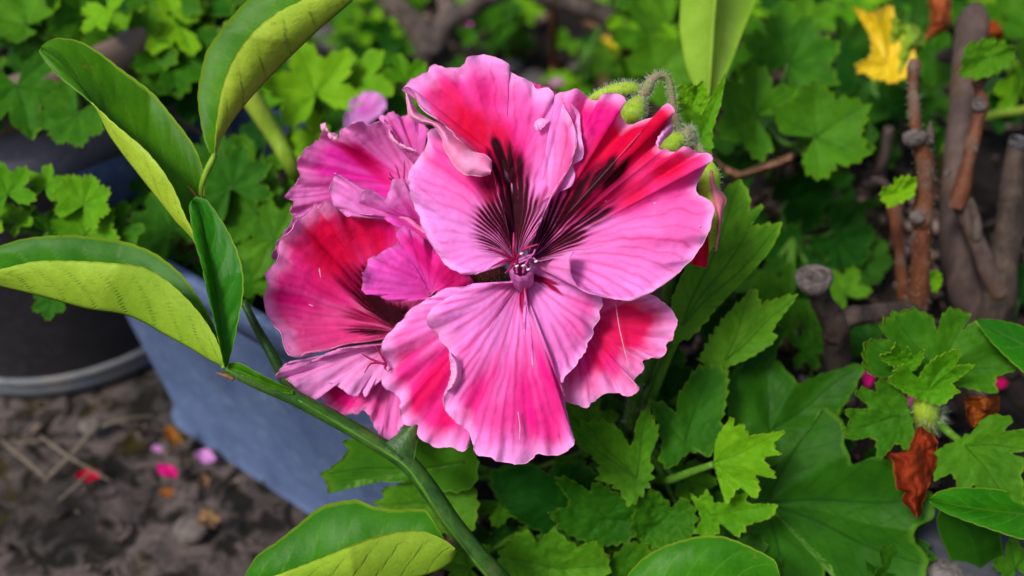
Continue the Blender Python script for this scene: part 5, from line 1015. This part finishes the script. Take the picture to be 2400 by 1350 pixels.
# ------------------------------------------------------------------ bare grey branches at the top
br = thing('bare_branch', 'forked grey bare branch at the top behind the flower', 'branch', hit(1000, 190, 0.0))
dB = .56
def brw(pix, r, name='limb', mat=None): return link(name, tube_mesh(name, [P(*q) for q in pix], np.array(r) / 1000, mat or M_WOOD, ns=16, n=len(pix) * 10, lumps=.12, seed=pix[0][0] * .013), br)
brw([(1000, 260, .60), (1002, 190, .575), (1004, 130, .56), (1010, 96, .55)], [7.5, 7.2, 7.6, 7.0], 'trunk')
brw([(1006, 120, .556), (985, 78, .552), (950, 36, .55), (915, 4, .55), (870, -50, .55)], [7.4, 6.8, 5.8, 5.4, 5.4])
brw([(1006, 120, .556), (1030, 76, .556), (1052, 36, .56), (1044, -10, .565), (1040, -60, .57)], [7.0, 6.0, 5.6, 5.2, 5.0])
brw([(1040, 60, .556), (1090, 26, .56), (1160, -10, .57), (1230, -40, .58)], [4.2, 5.0, 4.6, 4.4])
br2 = thing('bare_branch', 'smooth grey branch sloping across the top edge', 'branch', hit(1470, 70, 0.0))
link('limb', tube_mesh('limb', [P(1190, -50, .53), P(1270, -12, .53), P(1340, 6, .535), P(1400, 30, .54), P(1440, 58, .55), P(1480, 110, .60)], np.array([4.6, 4.8, 5.2, 5.6, 5.4, 5.4]) / 1000, M_WOOD, ns=16, n=60, lumps=.1, seed=3), br2)
cane = thing('cane', 'thin red brown upright cane behind the flower', 'cane', hit(1297, 260, 0.0))
link('shaft', tube_mesh('shaft', [hit(1300, 262, 0.0), P(1298, 150, .62), P(1297, 60, .58), P(1296, -60, .55)], [.0022, .0022, .0022, .002], M_REDSTEM, ns=10, n=24), cane)

# ------------------------------------------------------------------ background plants
def bgplant(label, x, y, z, top, leaves, r=2.0, mat=None, scale=1.12, name='geranium_plant', cat='geranium'):
    t = plant(name, label, x, y, z, top, r, mat, cat); e = P(*top)
    for q in leaves:
        lx, ly, d, s, m = q[:5]; kw = q[5] if len(q) > 5 else {}
        put_leaf(t, lx, ly, d, s * scale, m=m, stem_to=e, **kw)
    return t
def rnd(n, x0, x1, y0, y1, d0_, d1, s0, s1, ms):
    return [(rng.uniform(x0, x1), rng.uniform(y0, y1), rng.uniform(d0_, d1), rng.uniform(s0, s1), ms[rng.integers(len(ms))]) for _ in range(n)]
face = dict(tilt=(0, .1))
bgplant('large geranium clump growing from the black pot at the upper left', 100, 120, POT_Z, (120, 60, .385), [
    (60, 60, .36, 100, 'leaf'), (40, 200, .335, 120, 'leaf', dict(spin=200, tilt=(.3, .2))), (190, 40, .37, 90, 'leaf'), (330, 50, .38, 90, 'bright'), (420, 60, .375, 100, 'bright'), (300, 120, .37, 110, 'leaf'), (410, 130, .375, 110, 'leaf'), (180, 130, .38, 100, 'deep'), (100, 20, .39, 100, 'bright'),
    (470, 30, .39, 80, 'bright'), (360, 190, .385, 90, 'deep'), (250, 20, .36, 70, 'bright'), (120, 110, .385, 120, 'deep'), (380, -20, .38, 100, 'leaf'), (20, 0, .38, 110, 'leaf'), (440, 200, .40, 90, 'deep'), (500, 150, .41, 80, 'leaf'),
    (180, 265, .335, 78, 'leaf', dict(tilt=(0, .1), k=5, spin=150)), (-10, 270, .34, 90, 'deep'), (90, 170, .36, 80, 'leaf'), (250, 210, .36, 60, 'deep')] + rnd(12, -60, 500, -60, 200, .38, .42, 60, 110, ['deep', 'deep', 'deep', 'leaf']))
bgplant('trailing bright geranium shoot in front of the black pot', 150, 620, 0, (130, 500, .325), [
    (18, 455, .312, 70, 'bright', dict(tilt=(.1, .1), k=1, spin=20)), (105, 440, .316, 52, 'bright', dict(tilt=(0, .1), k=4, spin=-10)), (195, 480, .314, 66, 'bright', dict(tilt=(0, .1), k=5, spin=-20)), (200, 550, .316, 72, 'bright', dict(tilt=(.2, .3), k=3)), (115, 545, .318, 50, 'leaf'), (40, 520, .32, 50, 'bright'), (290, 530, .32, 56, 'leaf', dict(tilt=(0, .2), k=5)), (118, 705, .315, 42, 'leaf', dict(tilt=(0, .1), k=0, spin=180)), (-40, 500, .315, 70, 'bright')], r=1.3)
bgplant('geranium with soft green leaves inside the planter behind the citrus twig', 480, 560, SOIL_Z, (500, 520, .365), [
    (400, 540, .345, 95, 'leaf', dict(tilt=(0, .2), k=2, spin=30)), (540, 440, .345, 100, 'leaf', dict(tilt=(0, .1), k=2)), (600, 500, .35, 85, 'leaf'), (600, 380, .355, 70, 'leaf'), (640, 560, .345, 95, 'leaf', dict(tilt=(.1, .1))), (610, 640, .35, 80, 'leaf'), (520, 380, .36, 80, 'leaf'), (670, 470, .36, 60, 'bright'), (440, 460, .36, 70, 'leaf'), (360, 580, .355, 70, 'leaf'), (420, 630, .36, 70, 'deep'), (560, 560, .37, 90, 'deep'), (660, 690, .34, 70, 'leaf'), (560, 640, .37, 80, 'deep'), (620, 320, .38, 60, 'deep'), (330, 450, .40, 60, 'deep'), (400, 380, .42, 80, 'deep'), (560, 280, .43, 80, 'deep'), (640, 240, .44, 70, 'deep'), (480, 420, .40, 80, 'leaf'), (580, 180, .46, 80, 'leaf'), (300, 600, .37, 60, 'deep')])
bgplant('bright geranium shoot behind the upper left blossom', 760, 350, SOIL_Z, (770, 330, .375), [
    (740, 220, .37, 110, 'bright', dict(tilt=(.1, .1), k=1, spin=20)), (830, 200, .375, 95, 'bright', dict(tilt=(-.2, .2), k=4, spin=-40)), (720, 310, .38, 70, 'bright'), (860, 270, .385, 70, 'leaf'), (950, 190, .37, 66, 'bright', dict(tilt=(.5, .2), k=4)), (930, 270, .38, 80, 'leaf'), (660, 240, .39, 70, 'bright'), (790, 290, .395, 90, 'leaf'), (640, 160, .41, 60, 'leaf'), (700, 380, .38, 60, 'leaf')])
tk = thing('green_cane', 'smooth light green stem slanting behind the tall citrus leaf', 'stem', hits(720, 450))
link('shaft', tube_mesh('shaft', [hits(720, 450), P(690, 400, .36), P(640, 310, .355), P(590, 230, .35), P(560, 160, .35), P(540, 60, .36)], [.0028, .0028, .0030, .0036, .003, .0024], M_YSTEM, ns=12, n=40), tk)
ln = thing('fallen_petal', 'pale lilac petal blurred behind the upper left blossom', 'petal', P(860, 250, .37))
lo = petal(ln, (815, 310), [(812, 312), (806, 280), (820, 240), (850, 218), (885, 216), (906, 236), (900, 262), (870, 285), (835, 306)], 120, 118, 1, .5, 3, dict(ground=lin(214, 160, 224), hot=lin(200, 90, 190), pink=[(860, 250, 30, 30, 0, .9)], vein=.2), seed=77, nu=60, nv=24)
bgplant('low geranium at the top centre among the leaf litter', 830, 120, 0.0, (850, 90, .60), [
    (840, 60, .58, 70, 'bright', dict(k=4)), (890, 110, .58, 60, 'deep'), (900, 60, .60, 60, 'bright'), (780, 40, .60, 60, 'leaf'), (930, 130, .58, 50, 'leaf'), (820, 120, .60, 50, 'deep'), (700, 60, .62, 60, 'leaf')] + rnd(8, 700, 960, -30, 130, .6, .66, 40, 70, ['leaf', 'deep', 'bright']))
bgplant('scattered small geranium leaves behind the grey branch', 1180, 130, 0.0, (1180, 90, .62), [
    (1130, 30, .60, 50, 'leaf'), (1180, 90, .60, 50, 'leaf'), (1170, 20, .61, 50, 'deep'), (1210, 60, .62, 45, 'bright'), (1100, 10, .62, 40, 'bright')] + rnd(10, 1080, 1280, -30, 170, .62, .68, 26, 48, ['leaf', 'leaf', 'bright', 'deep']))
bgplant('sparse seedlings between the cane and the buds', 1400, 140, 0.0, (1380, 110, .62), rnd(16, 1300, 1560, -30, 230, .62, .68, 22, 46, ['leaf', 'leaf', 'bright', 'deep']))
bgplant('geranium clump behind the broad yellow green leaf', 1560, 190, SOIL_Z, (1560, 150, .42), [
    (1500, 70, .44, 90, 'leaf', dict(tilt=(.2, .3))), (1570, 60, .43, 90, 'leaf'), (1540, 170, .41, 80, 'leaf', dict(tilt=(0, .1), k=3)), (1490, 190, .42, 60, 'leaf'), (1560, 220, .40, 60, 'leaf'), (1590, 110, .42, 70, 'bright'), (1460, 30, .46, 60, 'bright'), (1520, -10, .45, 80, 'leaf'), (1610, -20, .45, 80, 'deep')])
bgplant('geranium with broad scalloped leaves right of the buds', 1800, 420, SOIL_Z, (1800, 300, .37), [
    (1845, 150, .372, 115, 'leaf', dict(tilt=(-.2, .1), k=2, spin=-30)), (1770, 270, .352, 110, 'leaf', dict(tilt=(.2, .1), k=0, spin=60)), (1910, 320, .350, 110, 'leaf', dict(tilt=(-.1, .1), k=3, spin=-60)), (1960, 345, .356, 85, 'leaf', dict(tilt=(-.2, .2), k=2)), (1800, 60, .40, 90, 'leaf'), (1730, 120, .40, 80, 'leaf'), (1890, 50, .42, 70, 'leaf'), (1720, 40, .41, 70, 'bright'), (1840, 230, .38, 80, 'deep'), (1700, 200, .39, 70, 'leaf'), (1990, 260, .40, 90, 'deep'), (1960, 160, .41, 80, 'deep'), (1740, 360, .38, 80, 'deep'), (1690, 330, .37, 60, 'deep')])
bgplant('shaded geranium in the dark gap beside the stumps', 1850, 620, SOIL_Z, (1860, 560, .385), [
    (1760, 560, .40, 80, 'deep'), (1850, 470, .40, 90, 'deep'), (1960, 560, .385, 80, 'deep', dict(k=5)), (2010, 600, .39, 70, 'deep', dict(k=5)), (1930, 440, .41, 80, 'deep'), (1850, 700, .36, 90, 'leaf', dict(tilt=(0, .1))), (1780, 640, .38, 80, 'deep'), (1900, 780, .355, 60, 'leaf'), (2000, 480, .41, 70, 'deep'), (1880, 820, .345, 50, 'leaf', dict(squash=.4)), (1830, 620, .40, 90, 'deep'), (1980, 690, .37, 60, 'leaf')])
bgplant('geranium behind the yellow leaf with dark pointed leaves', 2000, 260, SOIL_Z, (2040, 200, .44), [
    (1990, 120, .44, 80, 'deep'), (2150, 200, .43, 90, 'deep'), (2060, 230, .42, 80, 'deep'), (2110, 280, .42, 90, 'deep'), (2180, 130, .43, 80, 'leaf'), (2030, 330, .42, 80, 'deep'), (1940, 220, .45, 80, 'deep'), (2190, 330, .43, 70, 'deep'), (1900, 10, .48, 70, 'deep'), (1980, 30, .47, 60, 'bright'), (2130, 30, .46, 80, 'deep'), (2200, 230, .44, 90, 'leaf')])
bgplant('geranium in the far upper corner behind the cut stems', 2380, 260, SOIL_Z, (2390, 180, .43), [
    (2380, 60, .44, 100, 'leaf'), (2330, 20, .46, 80, 'bright'), (2400, 150, .42, 80, 'leaf'), (2250, 20, .48, 70, 'leaf'), (2390, 220, .43, 70, 'bright'), (2340, 250, .44, 60, 'deep'), (2430, 80, .43, 90, 'leaf'), (2290, -20, .48, 70, 'bright'), (2400, 0, .47, 90, 'bright')])
bgplant('low geranium spreading under the young shoot', 2260, 1250, SOIL_Z, (2280, 1150, .345), [(2060, 1130, .335, 70, 'deep'), (2030, 800, .355, 60, 'deep'), (2390, 700, .37, 70, 'deep'), (2380, 1330, .32, 60, 'leaf')])
gs = thing('green_cane', 'thin bright green stalk crossing the dark gap behind the red twig', 'stem', hit(2420, 300, SOIL_Z))
link('shaft', tube_mesh('shaft', [P(2480, 240, .42), P(2400, 258, .41), P(2330, 268, .405), P(2270, 290, .40), P(2220, 340, .40), hit(2200, 420, SOIL_Z)], [.0016, .0017, .0017, .0016, .0015, .0015], M_YSTEM, ns=10, n=30), gs)
# far planting that fills the view behind everything
for i, (x, y, lab) in enumerate(((200, -120, 'distant geranium clump at the back, far left'), (620, -160, 'distant geranium clump at the back behind the tall citrus leaf'), (1250, -170, 'distant geranium clump at the back above the flower'), (1750, -120, 'distant geranium clump at the back behind the broad leaf'), (2250, -130, 'distant geranium clump at the back, far right'))):
    bgplant(lab, x, y, 0.0, (x, y - 90, .76), rnd(16, x - 280, x + 280, y - 120, y + 150, .68, .84, 60, 110, ['leaf', 'deep', 'bright']))

# ------------------------------------------------------------------ litter on the ground and the soil
def petal_bit(x, y, z, s, c, label, seed, nrm=(0.1, -.2, 1)):
    s *= .8; c0 = hit(x, y, z); n = np.array(nrm, float); n /= np.linalg.norm(n); a = rng.uniform(0, 6.28)
    e1 = np.cross(n, [math.cos(a), math.sin(a), .1]); e1 /= np.linalg.norm(e1); e2 = np.cross(n, e1)
    th = np.linspace(0, 2 * math.pi, 28, endpoint=False)[:, None]; v = np.linspace(.02, 1, 8)[None]
    r = s * v * (1 + .25 * (fbm(th, 0 * th, seed, 3) - .5)); u1 = r * np.cos(th) * 1.35; u2 = r * np.sin(th) * .8
    G = c0 + u1[..., None] * e1 + u2[..., None] * e2 + (s * .35 * (v ** 2) * (1 + np.sin(th * 3 + seed)) + .0012)[..., None] * n
    C = lerp(np.broadcast_to(np.array(c), G.shape), np.broadcast_to(np.array(c) * .55, G.shape), np.clip(fbm(u1 * 300, u2 * 300, seed, 3) * 1.6 - .5, 0, 1))
    o = link('fallen_petal', sheet_mesh('fallen_petal', G, .0002, [M_PETAL, M_PETALB], None, C, (0, 0, 1), C, wrap=True))
    o.location = (0, 0, 0)
    return tag(o, label, 'petal')
CR, MG, LL = lin(205, 8, 62), lin(232, 30, 140), lin(214, 150, 214)
petal_bit(210, 1120, 0.004, .0044, CR, 'crimson fallen petal on the concrete near the crossed straws', 1)
petal_bit(395, 1110, 0.006, .0042, MG, 'hot pink fallen petal on the concrete below the planter edge', 2)
petal_bit(484, 1075, 0.004, .0042, LL, 'lilac fallen petal tucked against the planter foot', 3)
petal_bit(1092, 60, 0.02, .0050, lin(225, 70, 200), 'magenta fallen petal beside the forked grey branch', 4, (.1, -.6, .8))
petal_bit(1945, 500, SOIL_Z + .006, .0042, lin(196, 50, 140), 'dull pink fallen petal in the dark gap', 5, (0, -.6, .8))
petal_bit(1960, 645, SOIL_Z + .01, .0016, lin(226, 50, 150), 'tiny pink petal scrap by the round cut stump', 6)
petal_bit(2030, 893, SOIL_Z + .004, .0030, MG, 'pink petal scrap left of the young shoot', 7)
petal_bit(2340, 905, SOIL_Z + .006, .0026, lin(225, 20, 110), 'deep pink petal scrap right of the young shoot', 8)
petal_bit(2128, 946, SOIL_Z + .006, .0024, lin(220, 40, 150), 'pink petal scrap between leaves of the young shoot', 9)
petal_bit(445, 600, PLANTER_Z + .012, .0040, lin(190, 20, 110), 'dark pink petal scrap inside the planter by the small citrus leaf', 10)
petal_bit(370, 1056, 0.004, .0022, LL, 'small lilac petal scrap near the orange dead leaf', 11)
petal_bit(6, 130, 0.09, .0075, lin(226, 20, 130), 'magenta petal at the left edge by the geranium clump', 12, (.3, -.7, .6))
petal_bit(4, 82, 0.10, .0060, lin(200, 4, 60), 'crimson petal at the left edge by the geranium clump', 13, (.3, -.7, .6))
petal_bit(1300, 200, 0.02, .005, lin(200, 150, 180), 'faded pink petal on the soil by the cane', 14)
def flake(x, y, z, s, m, k, label, tilt, spin, name='dead_leaf'):
    o = put_leaf(None, x, y, depth_at(x, y, z + .004), s * .9, spin, tilt, m, 6 + k % 3, name=name); return tag(o, label, 'dead leaf')
flake(408, 1032, .006, 44, 'orange', 1, 'orange brown dead leaf against the planter foot', (.3, .5), 40)
flake(398, 1160, .006, 30, 'orange', 4, 'small orange dead leaf on the concrete', (.1, .9), 80)
flake(480, 1135, .004, 26, 'tan', 2, 'tan crumpled leaf fragment on the concrete', (.1, .9), 10)
flake(500, 1225, .004, 46, 'tan', 3, 'brown curled leaf fragment on the concrete beside the bottom citrus leaf', (-.2, .8), 60)
flake(1440, 120, .02, 48, 'yellow', 2, 'yellow fallen leaf on the soil left of the broad leaf', (.1, .7), 30)
flake(1480, 150, .02, 32, 'orange', 1, 'orange fallen leaf beside the yellow one', (.1, .7), 130)
flake(320, 165, .03, 44, 'orange', 0, 'orange dead leaf among the upper left geraniums', (.1, .4), 20)
flake(232, 72, .06, 24, 'orange', 3, 'small orange leaf high among the upper left geraniums', (.1, .4), 200)
flake(350, 20, .06, 36, 'orange', 2, 'orange tipped leaf at the top among the bright leaves', (.1, .4), 120)
flake(1840, 810, SOIL_Z, 60, 'tan', 4, 'tan dead leaf under the toothed leaves beside the stump', (.2, .5), 60)
flake(1380, 60, .01, 40, 'tan', 5, 'grey tan dead leaf on the soil under the sloping branch', (.1, .8), 10)
flake(1230, 130, .01, 40, 'tan', 3, 'tan dead leaf on the soil right of the forked branch', (.1, .8), 80)
flake(1420, 190, .01, 40, 'tan', 2, 'pale dead leaf on the soil behind the buds', (.1, .8), 140)
flake(860, 110, .01, 34, 'tan', 1, 'tan dead leaf on the soil left of the forked branch', (.1, .8), 220)
def straw(pts, r, label):
    r *= .72; pts = [(x + rng.normal(0, 3), y + rng.normal(0, 3), z) for x, y, z in pts]
    o = link('straw', tube_mesh('straw', [hit(x, y, z) for x, y, z in pts], [r * .8, r, r * .7][:len(pts)] if len(pts) == 3 else [r] * len(pts), M_STRAW, ns=8, n=16)); return tag(o, label, 'straw')
straw([(0, 1032, .008), (60, 1078, .009), (112, 1122, .006)], .0011, 'pale dry straw at the left edge of the concrete')
straw([(104, 1128, .008), (160, 1070, .011), (228, 998, .014)], .0013, 'thick pale straw crossing another on the concrete')
straw([(96, 1028, .010), (160, 1068, .014), (260, 1130, .006)], .0009, 'thin straw lying under the thick pale one')
straw([(8, 1036, .006), (60, 1034, .006), (110, 1030, .006)], .0008, 'short tan straw by the black pot foot')
straw([(220, 1000, .012), (290, 985, .014), (360, 972, .010)], .0009, 'dark straw pointing at the planter corner')
straw([(140, 1170, .004), (190, 1130, .006), (216, 1106, .006)], .0008, 'fine straw touching the crimson petal')
straw([(420, -10, .10), (520, 260, .12), (548, 360, .11)], .0011, 'brown straw leaning behind the citrus leaves')
straw([(380, 240, .12), (440, 290, .12), (530, 350, .11)], .0016, 'orange brown dead stalk behind the folded citrus leaf')
# stones and crumbs
def stone_mesh(seed):
    th = np.linspace(0, 2 * math.pi, 12, endpoint=False)[:, None]; ph = np.linspace(.05, math.pi - .05, 8)[None]
    r = 1 + .5 * (fbm(np.cos(th) * np.sin(ph) * 1.2 + 7, np.sin(th) * np.sin(ph) * 1.2 + np.cos(ph) * 1.7, seed, 3) - .5)
    G = np.stack([r * np.sin(ph) * np.cos(th), r * np.sin(ph) * np.sin(th) * .8, r * np.cos(ph) * .6], -1)
    return mesh('stone', G.reshape(-1, 3), grid_quads(12, 8, True), M_STONE)
def stone_material():
    m, t, N, L = newmat('pale_stone'); tc = N('TexCoord')
    n = noise(N, L, 2.2, 5, .65, tc.outputs['Object']); oi = N('ObjectInfo')
    c = ramp(N, L, n, [(.3, (.10, .09, .085)), (.5, (.26, .24, .23)), (.7, (.40, .37, .35))])
    c = mix(N, L, math_(N, L, 'MULTIPLY', oi.outputs['Random'], .6), c, (.12, .085, .07))
    finish(t, N, L, c, .9, .2, bump=noise(N, L, 9, 4, .6, tc.outputs['Object']), bstr=.6, bdist=.2); return m
M_STONE = stone_material(); ST = [stone_mesh(i) for i in range(4)]
def stone(x, y, z, s, label, k=0):
    o = link('stone', ST[k]); o.location = hit(x, y, z + s * .25); o.scale = (s, s, s); o.rotation_euler = (rng.uniform(-.3, .3), rng.uniform(-.3, .3), rng.uniform(0, 6)); return tag(o, label, 'stone')
stone(745, 120, .005, .024, 'large pale stone behind the tall citrus leaf', 1)
stone(835, 100, .004, .010, 'pinkish stone right of the large pale one', 2)
stone(450, 1240, .0, .008, 'pale pebble on the concrete', 3)
stone(215, 1000, .004, .005, 'small white pebble by the pot foot', 0)
stone(1245, 200, .01, .012, 'grey stone on the soil behind the top petal', 2)
stone(1360, 170, .01, .010, 'grey stone on the soil right of the cane', 1)
stone(1200, 160, .01, .008, 'brown stone on the soil behind the top petal', 3)
stone(2205, 1340, SOIL_Z + .004, .007, 'tan stone at the bottom edge beside the strap leaf', 1)
slate = thing('slate_slab', 'dark grey slate slab lying on the soil in the bottom corner', 'slate', hit(2300, 1300, SOIL_Z))
def slab():
    c = hit(2330, 1300, SOIL_Z + .006); e1 = np.array([.97, -.22, .05]); e2 = np.array([.22, .97, 0])
    V = []
    for z, g in ((-.004, 0), (.002, .001), (.003, -.001)):
        for sx, sy in ((-1, -1), (1, -1), (1, 1), (-1, 1)): V.append(c + e1 * (.034 + g) * sx + e2 * (.012 + g) * sy + np.array([0, 0, z]))
    Q = [(0, 1, 5, 4), (1, 2, 6, 5), (2, 3, 7, 6), (3, 0, 4, 7), (4, 5, 9, 8), (5, 6, 10, 9), (6, 7, 11, 10), (7, 4, 8, 11), (8, 9, 10, 11), (3, 2, 1, 0)]
    me = mesh('slab', V, Q, M_SLATE); me.polygons.foreach_set('use_smooth', np.zeros(len(me.polygons), bool)); link('slab', me, slate)
M_SLATE = plastic('slate', (.03, .035, .045), (.06, .065, .08), .7, (.1, .1, .11), .3, 60)
slab()
# loose crumbs of soil, bark and leaf mould: nobody could count them
def crumbs(name, label, pts, s0, s1, mat, seed):
    n = len(pts); V = []; Q = []
    base = np.array([(-1, -1, -.6), (1, -1, -.6), (1, 1, -.6), (-1, 1, -.6), (-1, -1, .6), (1, -1, .6), (1, 1, .6), (-1, 1, .6)], float)
    f = np.array([(0, 3, 2, 1), (4, 5, 6, 7), (0, 1, 5, 4), (1, 2, 6, 5), (2, 3, 7, 6), (3, 0, 4, 7)])
    b = base[None] * (1 + rng.uniform(-.45, .45, (n, 8, 3))); sc_ = rng.uniform(s0, s1, (n, 1, 3)) * np.array([1.6, .8, .6])
    b = b * sc_; a = rng.uniform(0, 6.28, n); t = rng.uniform(-.6, .6, n); ca, sa, ct, stt = np.cos(a), np.sin(a), np.cos(t), np.sin(t)
    x, y, z = b[..., 0], b[..., 1], b[..., 2]; x, z = x * ct[:, None] + z * stt[:, None], -x * stt[:, None] + z * ct[:, None]
    x, y = x * ca[:, None] - y * sa[:, None], x * sa[:, None] + y * ca[:, None]
    V = np.stack([x, y, z], -1) + np.asarray(pts)[:, None]
    Q = (np.arange(n)[:, None, None] * 8 + f[None]).reshape(-1, 4)
    o = link(name, mesh(name, V.reshape(-1, 3), Q, mat)); o['kind'] = 'stuff'; o['label'] = label; o['category'] = 'debris'; return o
def crumb_mat():
    m, t, N, L = newmat('leaf_mould'); n = noise(N, L, 160, 2)
    c = ramp(N, L, n, [(.3, (.015, .011, .009)), (.5, (.06, .04, .03)), (.62, (.16, .11, .085)), (.75, (.25, .2, .17))]); finish(t, N, L, c, .9, .15); return m
M_CRUMB = crumb_mat()
n = 3600; uu = rng.uniform(.17, .50, n); vv = rng.uniform(-.10, .34, n); pp = BLc + uu[:, None] * E1 + vv[:, None] * E2; pp[:, 2] = SOIL_Z + rng.uniform(-.004, .006, n)
crumbs('soil_debris', 'dark crumbs of bark and leaf mould on the raised soil', pp, .0006, .003, M_CRUMB, 1)
n = 2600; pp = np.stack([rng.uniform(-.6, .8, n), rng.uniform(.46, 1.1, n), rng.uniform(.0, .016, n)], 1)
crumbs('leaf_mould_debris', 'brown and grey leaf mould scattered over the soil behind', pp, .001, .006, M_CRUMB, 2)
n = 700; pp = np.stack([rng.uniform(-.5, .1, n), rng.uniform(.05, .34, n), rng.uniform(-.003, .003, n)], 1)
crumbs('grit_debris', 'fine dark grit on the concrete', pp, .0003, .0014, M_CRUMB, 3)
